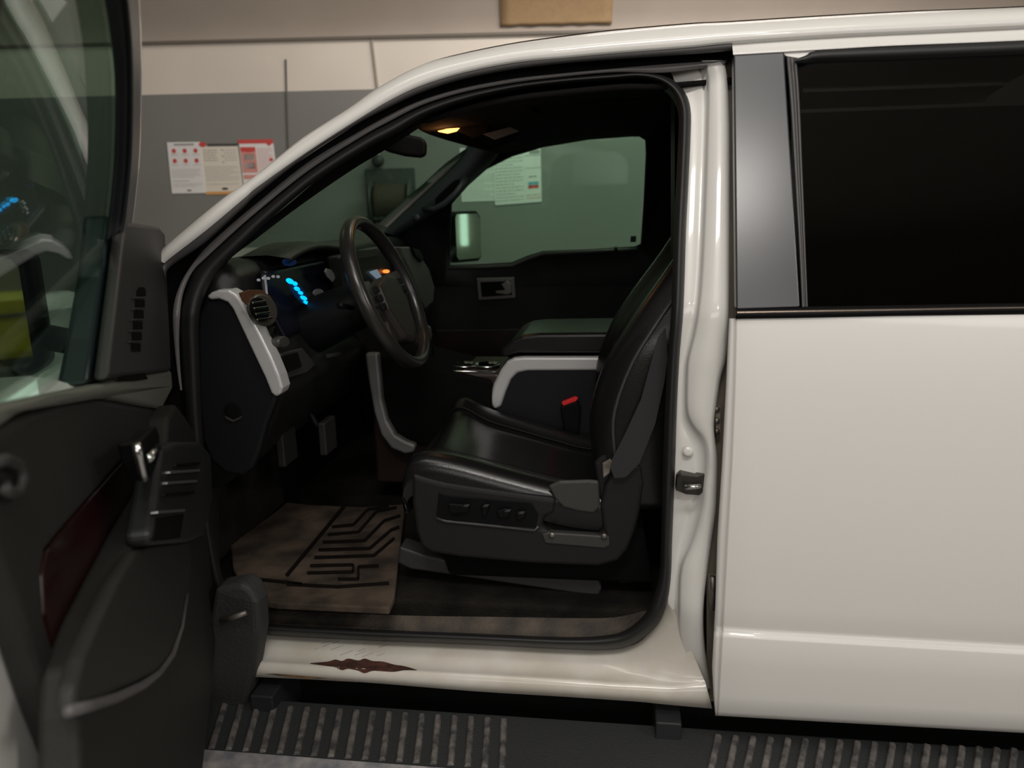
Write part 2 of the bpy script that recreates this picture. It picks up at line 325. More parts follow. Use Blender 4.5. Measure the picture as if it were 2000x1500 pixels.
# yellow cabinet behind the viewer: what the door mirror shows
yc = root('tool_cabinet', (-.75, -4.5, 0), 'yellow tool cabinet with dark lower drawers, reflected in the door mirror', 'cabinet')
YEL = mat('yellow_enamel', (.75, .58, .03), .4, coat=.4)
box('cabinet_body', (-.75, -4.5, .57), (1.3, .6, 1.0), YEL, yc, bev=.01)
for k in range(3): box('drawer_front', (-.75, -4.19, .25+.32*k), (1.2, .02, .29), YEL if k == 2 else mat('dark_drawer', (.03, .03, .03), .5), yc, bev=.006)
for k in range(3): box('drawer_handle', (-.75, -4.17, .34+.32*k), (.6, .03, .02), STEEL, yc)
for a in (-1.2, -.3): box('caster', (a, -4.5, .035), (.08, .5, .07), BLACKP, yc)

# ================================================================ TRUCK
T = root('pickup_truck', (0, .86, 0), 'white four-door pickup truck with its driver door open', 'truck')
# ---- A pillar / roof rail (painted)
n = 6
W0 = cr([(316, 486), (326, 478), (390, 424), (440, 384), (500, 342), (590, 270), (680, 212), (740, 170), (820, 128), (900, 106), (1000, 86), (1100, 72), (1200, 60), (1350, 47), (1430, 43), (1625, 31), (1800, 22), (2000, 14), (2600, -15)], n)
W1 = cr([(316, 512), (330, 500), (400, 446), (474, 384), (500, 362), (600, 292), (700, 228), (760, 192), (820, 164), (900, 139), (1000, 119), (1100, 109), (1200, 100), (1350, 88), (1430, 80), (1625, 67), (1800, 59), (2000, 49), (2600, 20)], n)
a = [S(x, y, .028) for x, y in W0]; b = [S(x, y, 0) for x, y in W1]
mid = [(p*.45+q*.55)+np.array([0, -.007, .004]) for p, q in zip(a, b)]
tck = [q+np.array([0, .022, -.006]) for q in b]
inn = [p+np.array([0.0, .05, .006]) for p in a]
rail = loft('roof_rail', [inn, a, [(p*.8+q*.2)+np.array([0, -.004, .002]) for p, q in zip(a, b)], mid, b, tck], PAINT, T)
# ---- roof skin, headliner, windshield
near = a; ROW = 14
idx = [i for i, q in enumerate(W0) if q[0] >= 735]
def across(p, t, crown=.045):
    w_ = 1.72-2*p[1]; return np.array([p[0], p[1]+w_*t, p[2]+.006+crown*4*t*(1-t)*.8])
roof_pts = [inn[i] for i in idx]
loft('roof_panel', [[across(p, t) for p in roof_pts] for t in np.linspace(0, 1, ROW)], PAINT, T)
loft('far_roof_rail', [[np.array([p[0], 1.72-p[1], p[2]]) for p in r_] for r_ in (inn, a, mid, b)], PAINT, T)
HEAD = mat('dark_headliner', (.009, .008, .008), .95, spec=.1, bump=.3, bscale=400)
hl_pts = [P(820, 238, .28), P(860, 228, .26), P(900, 215, .25), P(1000, 192, .24), P(1200, 170, .235), P(1290, 168, .235), P(1500, 150, .235)]
hl_pts = cr(hl_pts, 4)
loft('headliner', [[np.array([p[0]+(.10*4*t*(1-t) if i < 6 else 0)*-1, p[1]+(1.72-2*p[1])*t, p[2]+.02*4*t*(1-t)]) for i, p in enumerate(hl_pts)] for t in np.linspace(0, 1, ROW)], HEAD, T, solid=.01)
wp = [mid[i] for i, q in enumerate(W0) if 316 <= q[0] <= 745]
wp = [wp[0]+(wp[0]-wp[10])*k for k in (1.7, .85)]+wp
loft('windshield', [[np.array([p[0]-(.16 if True else 0)*4*t*(1-t)*.8, p[1]+.03+(1.72-2*p[1]-.06)*t, p[2]+.006]) for p in wp] for t in np.linspace(0, 1, ROW)], WTINT, T)
# ---- cavity strips round the front of the opening
G1 = cr([(322, 545), (334, 520), (400, 474), (474, 407), (500, 382), (600, 304), (700, 241), (760, 210), (820, 182), (900, 156), (1000, 136), (1100, 124), (1200, 116), (1350, 106), (1430, 99)], n)
L0 = cr([(333, 660), (338, 600), (350, 560), (400, 486), (474, 420), (560, 350), (640, 290), (700, 258), (760, 225), (820, 197), (900, 173), (1000, 154), (1100, 143), (1200, 134), (1350, 122), (1430, 117)], n)
W1s = W1[:len(G1)]
loft('door_opening_gutter', [[S(x, y, .012) for x, y in W1s], [(S(x, y, .008)) for x, y in [tuple((np.array(p)*.5+np.array(q)*.5)) for p, q in zip(W1s, G1)]], [S(x, y, .02) for x, y in G1], [S(x, y, .06) for x, y in G1]], LIP, T)
def resample(c, N):
    c = np.array(c); d = np.r_[0, np.cumsum(np.linalg.norm(np.diff(c, axis=0), axis=1))]; t = np.linspace(0, d[-1], N)
    return [np.array([np.interp(q, d, c[:, k]) for k in range(c.shape[1])]) for q in t]
A_ = resample(W1s, 90); B_ = resample(cr([(345, 760), (340, 700), (338, 640), (339, 600), (348, 565), (366, 530), (400, 488), (450, 441), (500, 399), (600, 320), (700, 260), (760, 228), (820, 200), (900, 176), (1000, 157), (1100, 146), (1200, 137), (1350, 125), (1432, 119)], n), 90)
A_[0] = np.array([300, 540.])
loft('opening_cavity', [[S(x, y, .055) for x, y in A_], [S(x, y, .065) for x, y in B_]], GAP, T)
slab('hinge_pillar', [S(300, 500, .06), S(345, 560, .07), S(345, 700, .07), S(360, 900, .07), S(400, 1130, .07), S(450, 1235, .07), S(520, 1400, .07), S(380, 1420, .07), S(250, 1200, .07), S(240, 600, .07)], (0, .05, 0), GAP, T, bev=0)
Lo = cr([(352, 762), (345, 715), (338, 640), (339, 600), (348, 565), (366, 530), (400, 486), (450, 440), (500, 398), (600, 318), (700, 258), (760, 225), (820, 197), (900, 173), (1000, 154), (1100, 143), (1200, 134), (1280, 127), (1350, 122), (1420, 118)], n)
Li = cr([(356, 762), (352, 715), (350, 660), (353, 600), (361, 562), (378, 528), (406, 500), (460, 450), (506, 410), (604, 332), (704, 268), (762, 236), (822, 206), (901, 181), (1000, 162), (1100, 150), (1200, 141), (1290, 142), (1350, 136), (1414, 127)], n)
LIPP = mat('shaded_flange_paint', (.17, .16, .16), .4, coat=.3, col2=(.13, .125, .125), vscale=7)  # flange paint in shade, the shade put into the grey
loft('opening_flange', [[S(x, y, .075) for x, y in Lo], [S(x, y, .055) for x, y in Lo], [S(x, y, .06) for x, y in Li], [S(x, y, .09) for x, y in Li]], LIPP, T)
# ---- weather seal ring
SO = [(350, 640), (352, 600), (360, 562), (378, 526), (404, 500), (460, 450), (504, 412), (604, 331), (704, 267), (762, 236), (822, 206), (901, 180), (1000, 161), (1100, 149), (1200, 141), (1250, 138), (1290, 144), (1320, 160), (1340, 184), (1349, 215), (1349, 260), (1345, 350), (1340, 450), (1335, 600), (1327, 700), (1322, 800), (1319, 900), (1313, 1050), (1310, 1130), (1301, 1183), (1282, 1223), (1240, 1257), (1195, 1269), (1105, 1268), (925, 1259), (700, 1250), (505, 1239), (455, 1228), (420, 1180), (390, 1050), (365, 850)]
SI = [(388, 648), (390, 612), (398, 582), (412, 552), (432, 522), (476, 478), (528, 428), (616, 355), (714, 292), (770, 262), (828, 228), (905, 200), (1000, 177), (1100, 164), (1200, 156), (1245, 153), (1280, 159), (1303, 172), (1318, 192), (1325, 218), (1325, 260), (1321, 350), (1316, 450), (1311, 600), (1304, 700), (1299, 800), (1295, 900), (1291, 1050), (1288, 1115), (1278, 1160), (1260, 1198), (1226, 1228), (1188, 1240), (1105, 1244), (925, 1237), (700, 1228), (505, 1217), (474, 1206), (445, 1165), (418, 1045), (396, 850)]
SOc = cr(SO+[SO[0]], 5)[:-1]; SIc = cr(SI+[SI[0]], 5)[:-1]
rows = []
for k in range(9):
    t = k/8; rows.append([S(*(p*(1-t)+q*t), .088-.030*sin(pi*t)**.6+(.0)) for p, q in zip(SOc, SIc)])
rows.append([S(*q, .14) for q in SIc])
rows = [[S(*p, .12) for p in SOc]]+rows
loft('door_seal', [r_+[r_[0]] for r_ in rows], RUBBER, T)
# inner a-pillar trim between seal and windshield view
PI_ = cr([(388, 648), (398, 610), (420, 560), (448, 508), (500, 467), (560, 421), (600, 392), (650, 357), (700, 324), (745, 297), (800, 262), (840, 236)], 6)
PO_ = cr([(385, 648), (390, 600), (408, 556), (432, 522), (476, 476), (528, 428), (565, 398), (616, 355), (665, 322), (714, 290), (770, 258), (828, 226)], 6)
loft('windshield_pillar_trim', [[S(x, y, .10) for x, y in PO_], [S(*(np.array(p)*.5+np.array(q)*.5), .125) for p, q in zip(PO_, PI_)], [S(x, y, .16) for x, y in PI_], [S(x, y, .19) for x, y in PO_]], BLACKP, T)
loft('side_header_trim', [[S(x, y, .10) for x, y in SIc[44:100]], [S(x, y+10, .15) for x, y in SIc[44:100]], [S(x, y+4, .2) for x, y in SIc[44:100]]], BLACKP, T)

# ---- B pillar jamb
J = [(118, 1290, 1352, 1366, 1414), (128, 1300, 1360, 1376, 1416), (160, 1318, 1374, 1382, 1420), (250, 1335, 1374, 1381, 1424), (400, 1332, 1369, 1376, 1424), (560, 1325, 1361, 1368, 1423), (640, 1320, 1349, 1358, 1421), (700, 1318, 1336, 1344, 1417),
     (740, 1316, 1332, 1341, 1406), (800, 1314, 1331, 1341, 1397), (830, 1313, 1334, 1352, 1394), (860, 1312, 1349, 1373, 1396), (900, 1311, 1360, 1379, 1400), (960, 1308, 1358, 1374, 1399), (1000, 1306, 1346, 1368, 1397), (1060, 1304, 1329, 1351, 1388),
     (1110, 1302, 1322, 1330, 1381), (1180, 1290, 1319, 1326, 1373), (1240, 1262, 1318, 1328, 1373), (1300, 1250, 1325, 1340, 1380), (1345, 1250, 1330, 1350, 1388)]
Jc = cr(J, 4); rows = []
def addcol(fn): rows.append([fn(q) for q in Jc])
addcol(lambda q: S(q[1], q[0], .105)); addcol(lambda q: S(q[2]-4, q[0], .088)); addcol(lambda q: S(q[2], q[0], .095)); addcol(lambda q: S(q[3], q[0], .070)); addcol(lambda q: S(q[3]+6, q[0], .058))
addcol(lambda q: S(q[4]-8, q[0], .056)); addcol(lambda q: S(q[4], q[0], .062)); addcol(lambda q: S(q[4]+3, q[0], .16))
loft('pillar_jamb', rows, PAINT, T)
loft('jamb_cavity', [[S(x, y, .100) for x in (1380, 1400, 1500)] for y in (110, 300, 500, 700, 900, 1100, 1250, 1370)], mat('shaded_jamb_paint', (.20, .17, .13), .7), T)  # body paint behind the gap, its shade put into the brown
# striker, plug, hinges
LT = bpy.data.objects['pillar_jamb']
slab('striker_plate', [S(x, y, .072) for x, y in [(1322, 935), (1330, 926), (1362, 930), (1378, 924), (1378, 958), (1366, 968), (1340, 966), (1320, 958)]], (0, .03, 0), mat('dark_steel', (.05, .045, .04), .4, metal=.6), T, bev=.002)
tube('striker_loop', [S(1338, 948, .07), S(1340, 952, .02), S(1366, 950, .02), S(1366, 948, .07)], .0045, CHROME, T)
disc('jamb_plug', S(1344, 882, .086), FRONT, [(.011, 0), (.011, .003), (.004, .004)], PAINT, T)
def hinge(y0, y1):
    h = slab('door_hinge', [S(x, y, .075) for x, y in [(1384, y0), (1408, y0), (1408, y1), (1386, y1)]], (0, .05, 0), mat('hinge_paint', (.26, .23, .18), .5), T, bev=.002)
    tube('hinge_pin', [S(1392, y0-6, .07), S(1392, y1+6, .07)], .006, STEEL, h)
    for yy in (y0+4, (y0+y1)/2, y1-6): disc('hinge_bolt', S(1400, yy, .075), FRONT, [(.006, 0), (.006, .004), (.003, .006)], STEEL, h, seg=10)
hinge(795, 848); hinge(1132, 1184)

# ---- sill / rocker
SL = [((440, 1225), (440, 1286), (440, 1318)), ((505, 1236), (500, 1290), (495, 1322)), ((700, 1248), (700, 1302), (700, 1332)), ((925, 1257), (925, 1314), (925, 1350)), ((1105, 1267), (1105, 1324), (1105, 1361)),
      ((1195, 1268), (1195, 1330), (1195, 1367)), ((1246, 1255), (1256, 1333), (1252, 1371)), ((1282, 1220), (1310, 1336), (1300, 1376)), ((1298, 1188), (1352, 1334), (1345, 1380)), ((1303, 1160), (1378, 1334), (1391, 1384))]
tp = cr([q[0] for q in SL], 5); fo = cr([q[1] for q in SL], 5); bo = cr([q[2] for q in SL], 5); rows = []
rows.append([S(*p, .12) for p in tp])
for t, o in ((0, .098), (.25, .082), (.5, .066), (.75, .05), (.92, .036)): rows.append([S(*(p*(1-t)+q*t), o) for p, q in zip(tp, fo)])
for t, o in ((0, .026), (.12, .018), (.5, .008), (1, .004)): rows.append([S(*(p*(1-t)+q*t), o) for p, q in zip(fo, bo)])
rows.append([S(*q, .004)+np.array([0, .12, -.012]) for q in bo])
sill = loft('rocker_sill', rows, SILLP, T)
def bvh(o): return BVHTree.FromPolygons([tuple(v.co) for v in o.data.vertices], [tuple(p.vertices) for p in o.data.polygons])
sb = bvh(sill)
def on(bv, px, py, lift=.001, fb=.05):
    d = Vector(ray(px, py)).normalized(); h = bv.ray_cast(Vector(CAM), d)
    p = np.array(h[0]) if h[0] else S(px, py, fb)
    return p-np.array(d)*lift
rp = [(606, 1295), (640, 1294), (655, 1289), (668, 1292), (672, 1287), (700, 1290), (706, 1286), (728, 1292), (745, 1292), (770, 1299), (790, 1301), (812, 1308), (785, 1309), (770, 1312), (752, 1307), (738, 1315), (722, 1311), (712, 1314), (695, 1307), (672, 1309), (655, 1302), (630, 1299)]
ru = [(606, 1295), (640, 1292), (655, 1288), (668, 1291), (680, 1286), (700, 1290), (712, 1286), (728, 1291), (748, 1292), (770, 1298), (790, 1301), (814, 1308)]
rl = [(606, 1296.5), (640, 1301), (655, 1303), (668, 1309), (680, 1306), (700, 1310), (712, 1315), (728, 1310), (748, 1311), (770, 1312), (790, 1309), (814, 1309)]
raw_rows = [[on(sb, p[0]*(1-t)+q[0]*t, p[1]*(1-t)+q[1]*t, .0012) for t in np.linspace(0, 1, 9)] for p, q in zip(cr(ru, 3), cr(rl, 3))]
loft('rust_patch', raw_rows, RUST, sill, smooth=False)
op = [(515, 1316), (560, 1322), (600, 1326), (660, 1331), (700, 1333), (690, 1328), (640, 1325), (590, 1320), (540, 1316)]
raw('rust_edge', [on(sb, x, y, .001) for x, y in op], [tuple(range(len(op)))], ORUST, sill, smooth=False)
scr = []
for k in range(16):
    x = random.uniform(610, 760); y = random.uniform(1256, 1282); L = random.uniform(6, 26)
    A = [(x, y), (x+L, y-L*.35), (x+L, y-L*.35+1.2), (x, y+1.5)]; scr.append(([on(sb, *q, .001) for q in A], [(0, 1, 2, 3)]))
join_mesh('scratch_marks', scr, mat('scratch_grey', (.40, .37, .33), .7), sill, smooth=False)
# black underside and fender liner
box('underbody_rail', (.3, .30, .38), (3.4, .22, .22), GAP, T, bev=.01)
for px in (565, 1300): 
    c_ = S(px, 1345, .10); box('step_bracket', (c_[0], .12, .44), (.055, .16, .10), mat('bracket_steel', (.014, .016, .018), .6), T)
slab('fender_liner', [S(x, y, -.02) for x, y in [(418, 1150), (470, 1140), (490, 1152), (503, 1180), (506, 1240), (497, 1300), (485, 1350), (470, 1420), (452, 1520), (380, 1560), (395, 1400), (402, 1250)]], (0, .06, 0), mat('liner_plastic', (.040, .039, .038), .7, bump=.4, bscale=120), T, bev=.012)
tube('door_check_strap', [S(432, 1212, -.03), S(455, 1206, -.035), S(482, 1196, -.03)], .006, STEEL, T)

# ---- rear door
def rd(x_left, y_off): pass
LE = cr([(622, 1437), (700, 1436), (800, 1433), (960, 1426), (1050, 1420), (1223, 1411)], 4)   # (y, x) of inner step line
LF = cr([(622, 1421), (700, 1420), (800, 1416), (960, 1407), (1050, 1401), (1223, 1396)], 4)
rows_y = [(622, .0), (660, -.004), (760, -.011), (900, -.014), (1050, -.010), (1180, -.004), (1222, .0), (1230, .001), (1238, -.010), (1246, -.014), (1300, -.024), (1360, -.036), (1390, -.040), (1398, -.032), (1397, .02)]
def xi(y): return float(np.interp(y, [622, 700, 800, 960, 1050, 1223, 1343, 1400], [1437, 1436, 1433, 1426, 1420, 1411, 1404, 1401]))
def xo(y): return float(np.interp(y, [622, 700, 800, 960, 1050, 1183, 1317, 1400], [1424, 1420, 1416, 1407, 1401, 1397, 1390, 1397]))
def dy(y, x):  # slope of the horizontals to the right
    return (x-1400)*float(np.interp(y, [600, 622, 900, 1230, 1397], [-.013, -.013, .025, .058, .056]))
rows = []
for y, o in rows_y:
    r_ = [S(xo(y), y, o+.05), S(xo(y), y, o+.012), S((xo(y)+xi(y))/2, y, o+.006), S(xi(y)-2, y, o+.008), S(xi(y), y, o+.001), S(xi(y)+4, y, o)]
    for x in (1480, 1600, 1750, 1900, 2050, 2250, 2500): r_.append(S(x, y+dy(y, x), o))
    rows.append(r_)
rdoor = loft('rear_door', rows, PAINT, T)
# door frame above the belt, applique, mouldings, glass
def band(name, up_, lo_, offs, m, parent):
    U_ = cr(up_, 4); L_ = cr(lo_, 4); rws = []
    for t, o in offs: rws.append([S(*(p*(1-t)+q*t), o) for p, q in zip(U_, L_)])
    return loft(name, rws, m, parent)
band('window_frame_top', [(1430, 85), (1500, 79), (1625, 71), (1750, 64), (2000, 53), (2600, 24)], [(1432, 108), (1520, 103), (1625, 97), (1750, 90), (2000, 80), (2600, 52)], ((0, .05), (.02, .016), (.3, .008), (.8, .008), (.95, .004), (1, .01), (1, .04)), PAINT, rdoor)
slab('window_frame_corner', [S(x, y, .010) for x, y in [(1520, 98), (1600, 92), (1596, 98), (1570, 111), (1560, 114), (1536, 110)]], (0, .02, 0), PAINT, rdoor, bev=.002)
slab('pillar_applique', [S(x, y, -.004) for x, y in [(1433, 107), (1485, 104), (1532, 101), (1540, 200), (1549, 350), (1556, 480), (1563, 600), (1500, 602), (1438, 604), (1437, 400), (1436, 250)]], (0, .03, 0), APPL, rdoor, bev=.003)
band('window_seal', [(1535, 110), (1543, 200), (1552, 350), (1560, 480), (1566, 604)], [(1556, 114), (1562, 200), (1568, 350), (1573, 480), (1578, 604)], ((0, .03), (0, .004), (.25, .0), (.4, .012), (.7, .012), (.8, .004), (1, .008), (1, .03)), LIP, rdoor)
band('upper_window_seal', [(1552, 116), (1575, 108), (1600, 99), (1750, 91), (2000, 80), (2600, 52)], [(1552, 124), (1575, 124), (1600, 122), (1750, 118), (2000, 108), (2600, 80)], ((0, .03), (0, .006), (.4, -.004), (.7, .006), (1, .02)), RUBBER, rdoor)
band('belt_moulding', [(1437, 600), (1563, 599), (1750, 596), (2000, 592), (2600, 585)], [(1437, 624), (1563, 622), (1750, 618), (2000, 613), (2600, 606)], ((0, .03), (0, .002), (.15, -.006), (.5, -.010), (.9, -.006), (1, .002), (1, .03)), BLACKP, rdoor)
band('belt_trim_strip', [(1440, 607), (1563, 605), (1750, 602), (2000, 598), (2600, 591)], [(1440, 615), (1563, 612), (1750, 609), (2000, 604), (2600, 597)], ((0, -.006), (.5, -.0125), (1, -.006)), mat('bronze_bright_strip', (.20, .16, .13), .25, metal=.8), rdoor)
G = [[S(1545+(2600-1545)*u, 104+u*-40+(500+u*30)*v, .016) for u in np.linspace(0, 1, 6)] for v in np.linspace(0, 1, 6)]
loft('rear_window_glass', G, PRIV, rdoor, smooth=False)
# cab interior behind the pillar
box('cab_back_panel', (1.9, .86, 1.2), (.05, 1.5, 1.3), GAP, T, bev=0)
box('rear_bench', (1.45, .86, .92), (.5, 1.3, .3), LEATHER, T, bev=.05)
box('far_side_panel', (1.02, 1.66, 1.2), (1.75, .04, 1.35), BLACKP, T, bev=0)
box('cab_floor', (.35, .90, .655), (3.0, 1.46, .05), CARPET, T, bev=.01)
loft('inner_pillar_trim', [[S(x, y, .18) for x in (1345, 1500)]+[S(1500, y, .25), S(1310, y, .25), S(1318, y, .20)] for y in (150, 300, 500, 700, 900, 1100, 1230)], BLACKP, T)

# ---- scuff plate / carpet at the sill
tpU = cr([(452, 1184), (505, 1184), (760, 1192), (925, 1196), (1105, 1200), (1200, 1200), (1262, 1192)], 5); tpL = cr([(458, 1220), (505, 1222), (760, 1236), (925, 1242), (1105, 1250), (1200, 1246), (1276, 1208)], 5)
rows = [[P(*p, .25)-np.array([0, 0, .03]) for p in tpU]]+[[S(*(p*(1-t)+q*t), o) for p, q in zip(tpU, tpL)] for t, o in ((0, .16), (.15, .145), (.5, .13), (.85, .105), (1, .10))]
loft('scuff_plate', rows, SCUFF, T)
loft('carpet_ledge', [[P(x, 1148+(x-780)*.03, .36) for x in (760, 900, 1050, 1180, 1280)], [P(x, 1158+(x-780)*.03, .30) for x in (760, 900, 1050, 1180, 1280)], [P(x, 1200, .20) for x in (760, 900, 1050, 1180, 1280)]], CARPET, T)
slab('seat_track_cover', [P(x, y, .24) for x, y in [(780, 1068), (830, 1085), (1000, 1118), (1168, 1130), (1176, 1150), (1168, 1166), (1000, 1142), (800, 1112), (776, 1100)]], (0, .06, 0), PLASTL, T, bev=.006)
slab('floor_vent_duct', [P(x, y, .3) for x, y in [(1188, 1130), (1215, 1098), (1240, 1105), (1252, 1138), (1215, 1142)]], (0, .1, 0), PLASTL, T, bev=.008)
dirt = [(770, 1190), (800, 1182), (840, 1178), (850, 1184), (820, 1190), (790, 1196)]
# ---- running board
ZR = .45
def rb(x, Y): return np.array([x, Y, ZR])
rbo = slab('running_board', [np.array([-.98, y_, z_]) for y_, z_ in [(.085, ZR), (-.105, ZR), (-.125, ZR-.012), (-.13, ZR-.035), (-.11, ZR-.06), (.06, ZR-.06), (.085, ZR-.03)]], (3.4, 0, 0), BOARD, T, bev=.003)
def xat(px, py): return Zp(px, py, ZR)[0]
def ribs(nm, tb, w_=.0085):
    gs = []
    for (x0, y0), (x1, y1) in tb:
        p = Zp(x0, y0, ZR); q = Zp(x1, y1, ZR); d = (q-p)/np.linalg.norm(q-p); n_ = np.array([-d[1], d[0], 0])*w_; k = []
        for e, wd_, h in ((p, 1, -.002), (q, 1, -.002), (q-d*.003, .55, .006), (p+d*.003, .55, .006)): k += [e+n_*wd_+np.array([0, 0, h]), e-n_*wd_+np.array([0, 0, h])]
        gs.append((k, [(0, 1, 3, 2), (6, 7, 5, 4), (0, 2, 4, 6), (1, 7, 5, 3), (0, 6, 7, 1), (2, 3, 5, 4)]))
    o = join_mesh(nm, gs, RIBM, T, smooth=False); b_ = o.modifiers.new('b', 'BEVEL'); b_.width = .002; b_.segments = 2; return o
xb = xat(1012, 1440)
ribs('tread_pad', [((440+i*32, 1376+(i-2)*1.9), (412+i*33.4, 1468+(i-2)*2.3)) for i in range(18)])
ribs('tread_pad', [((1403+i*34, 1436+i*1.6), (1380+i*34.5, 1540+i*1.6)) for i in range(26)])
slab('board_edge_strip', [np.array([-.96, y_, z_]) for y_, z_ in [(-.100, ZR+.003), (-.124, ZR-.008), (-.132, ZR-.03), (-.126, ZR-.03), (-.118, ZR-.01), (-.098, ZR-.003)]], (xb+.96, 0, 0), EDGE, T, bev=.001)

# ---- hood and front fender (seen through the door glass)
hood = [[np.array([x, Y, 1.27-.10*((-x-1.05)/1.3)**1.5+.05*sin(pi*min(1, max(0, (Y+.0)/1.72)))-(.05 if Y < .03 or Y > 1.69 else 0)]) for Y in (.0, .04, .2, .5, .86, 1.2, 1.52, 1.68, 1.72)] for x in (-1.02, -1.05, -1.2, -1.5, -1.8, -2.1, -2.35)]
loft('hood', hood, PAINT, T)
loft('front_fender', [[np.array([x, y_, z_]) for x in (-1.03, -1.2, -1.5, -1.9, -2.35)] for y_, z_ in ((.02, 1.24), (.0, 1.22), (-.012, 1.15), (-.012, 1.0), (0, .85))], PAINT, T, solid=.004)
loft('far_fender', [[np.array([x, 1.72-y_, z_]) for x in (-1.03, -1.5, -2.35)] for y_, z_ in ((.02, 1.24), (.0, 1.22), (-.012, 1.0), (0, .6))], PAINT, T)
box('front_bumper', (-2.42, .86, .8), (.12, 1.75, .9), PAINT, T, bev=.04)
box('firewall', (-1.06, .86, 1.05), (.04, 1.56, .78), GAP, T, bev=0)
box('cowl_panel', (-1.05, .86, 1.40), (.16, 1.6, .05), BLACKP, T, bev=.01)
def wheel(x, Y):
    sg = 1 if Y > .8 else -1
    t_ = disc('wheel', (x, Y, .40), (0, sg, 0), [(.25, -.12), (.37, -.12), (.40, -.09), (.40, .09), (.37, .12), (.25, .12), (.24, .08), (.10, .06), (.09, .09), (.02, .09)], mat('tyre', (.02, .02, .02), .8), T, seg=40)
    disc('hub_cap', (x, Y+sg*.07, .40), (0, sg, 0), [(.22, -.01), (.2, .02), (.06, .03), (.02, .04)], SILVER, t_)
for x in (-1.75, 2.05):
    for Y in (.13, 1.59): wheel(x, Y)
box('chassis', (.2, .86, .46), (4.2, .9, .2), GAP, T, bev=.02)

# ================================================================ INTERIOR
# ---- dashboard
DP = cr([(-1.06, 1.435), (-.97, 1.468), (-.89, 1.482), (-.845, 1.478), (-.818, 1.458), (-.812, 1.43), (-.806, 1.40), (-.772, 1.30), (-.738, 1.205), (-.755, 1.15), (-.80, 1.07), (-.86, 1.0), (-.95, .97), (-1.06, .97)], 4)
def dcurve(Y): return .035*((Y-.86)/.74)**2
rows = [[np.array([p[0]-dcurve(Y)*.5, Y, p[1]-dcurve(Y)*.6]) for p in DP] for Y in np.linspace(.135, 1.60, 22)]
dash = loft('dashboard', rows, DASHP, T, caps=True)
def DF(px, py, lift=0.0):      # point on the dash face seen at a pixel
    d = ray(px, py); best = None
    h = dbv.ray_cast(Vector(CAM), Vector(d).normalized()); p = np.array(h[0]) if h[0] else Xp(px, py, -.8)
    return p+np.array([lift, 0, lift*.35])
dbv = bvh(dash)
cap = slab('dash_end_cap', mapl(P, [(384, 650), (387, 612), (404, 586), (440, 576), (462, 592), (500, 670), (542, 765), (536, 790), (520, 830), (505, 885), (492, 915), (472, 930), (440, 925), (412, 900), (395, 860), (386, 760)], .118), (0, .03, 0), CAPP, dash, bev=.008)
slab('end_cap_strip', mapl(P, [(402, 579), (412, 571), (426, 566), (446, 566), (460, 574), (470, 587), (486, 613), (508, 652), (530, 697), (545, 733), (552, 758), (548, 770), (538, 776), (529, 768), (517, 738), (497, 696), (473, 645), (454, 604), (444, 591), (426, 584), (410, 586)], .108), (0, .045, 0), SILVER, dash, bev=.007)
disc('screw_recess', P(455, 803, .116), FRONT, [(.019, 0), (.019, .002), (.015, .002)], GAP, cap)
slab('recess_lip', mapl(P, [(438, 812), (455, 820), (473, 812), (470, 818), (455, 825), (442, 819)], .113), (0, .003, 0), PLASTL, cap, bev=.001)
# cluster hood
hc = [(.30, 1.470, .0), (.36, 1.482, .02), (.46, 1.492, .045), (.56, 1.490, .045), (.66, 1.478, .02), (.71, 1.468, .0)]
hc = cr(hc, 4)
rows = []
for Y, zt, ex in hc: rows.append([np.array(q) for q in [(-.95, Y, 1.45), (-.88, Y, zt+.004), (-.82, Y, zt+.006), (-.785-ex*.2+.02, Y, zt-.002), (-.775+.01, Y, zt-.012), (-.80, Y, zt-.022), (-.86, Y, zt-.03)]])
loft('cluster_hood', rows, DASHP, dash)
slab('instrument_panel', [np.array(q) for q in [(-.80, .24, 1.445), (-.80, .70, 1.445), (-.79, .72, 1.37), (-.772, .70, 1.285), (-.772, .26, 1.285), (-.79, .22, 1.37)]], (-.02, 0, 0), mat('gauge_black', (.005, .006, .012), .25), dash, bev=.01)
def face_poly(name, pts, m, X, th=.004, parent=dash, bev=.001): return slab(name, [Xp(x, y, X) for x, y in pts], (-th, 0, 0), m, parent, bev)
def ell(cx, cy, a, b, k=14, rot=0): return [(cx+a*cos(t)*cos(rot)-b*sin(t)*sin(rot), cy+a*cos(t)*sin(rot)+b*sin(t)*cos(rot)) for t in np.linspace(0, 2*pi, k, endpoint=False)]
for i, (cx, cy, a, b) in enumerate([(567, 549, 8, 5), (577, 554, 5, 4), (581, 564, 6, 4), (588, 572, 5, 3.5), (594, 582, 7, 4), (599, 591, 6, 3)]):
    face_poly('gauge_light', ell(cx, cy, a, b, rot=.5), BLUE, -.764, .002)
face_poly('gauge_backing', ell(583, 570, 11, 30, rot=-.62), BLUED, -.766, .002)
face_poly('message_display', ell(566, 512, 14, 8), BLUED, -.775, .002)
for i in range(5): face_poly('switch_marking', ell(506+i*9.5, 547-i*1.6-(i % 2)*2, 3.2, 3), WHT, -.766, .002)
face_poly('polished_bezel', [(638, 524), (648, 527), (657, 541), (650, 551), (640, 541), (635, 531)], mat('grey_reflector', (.35, .38, .37), .3, metal=.5), -.76)
face_poly('round_gauge_cap', ell(623, 572, 10, 8), mat('grey_cap', (.12, .12, .12), .5), -.755)
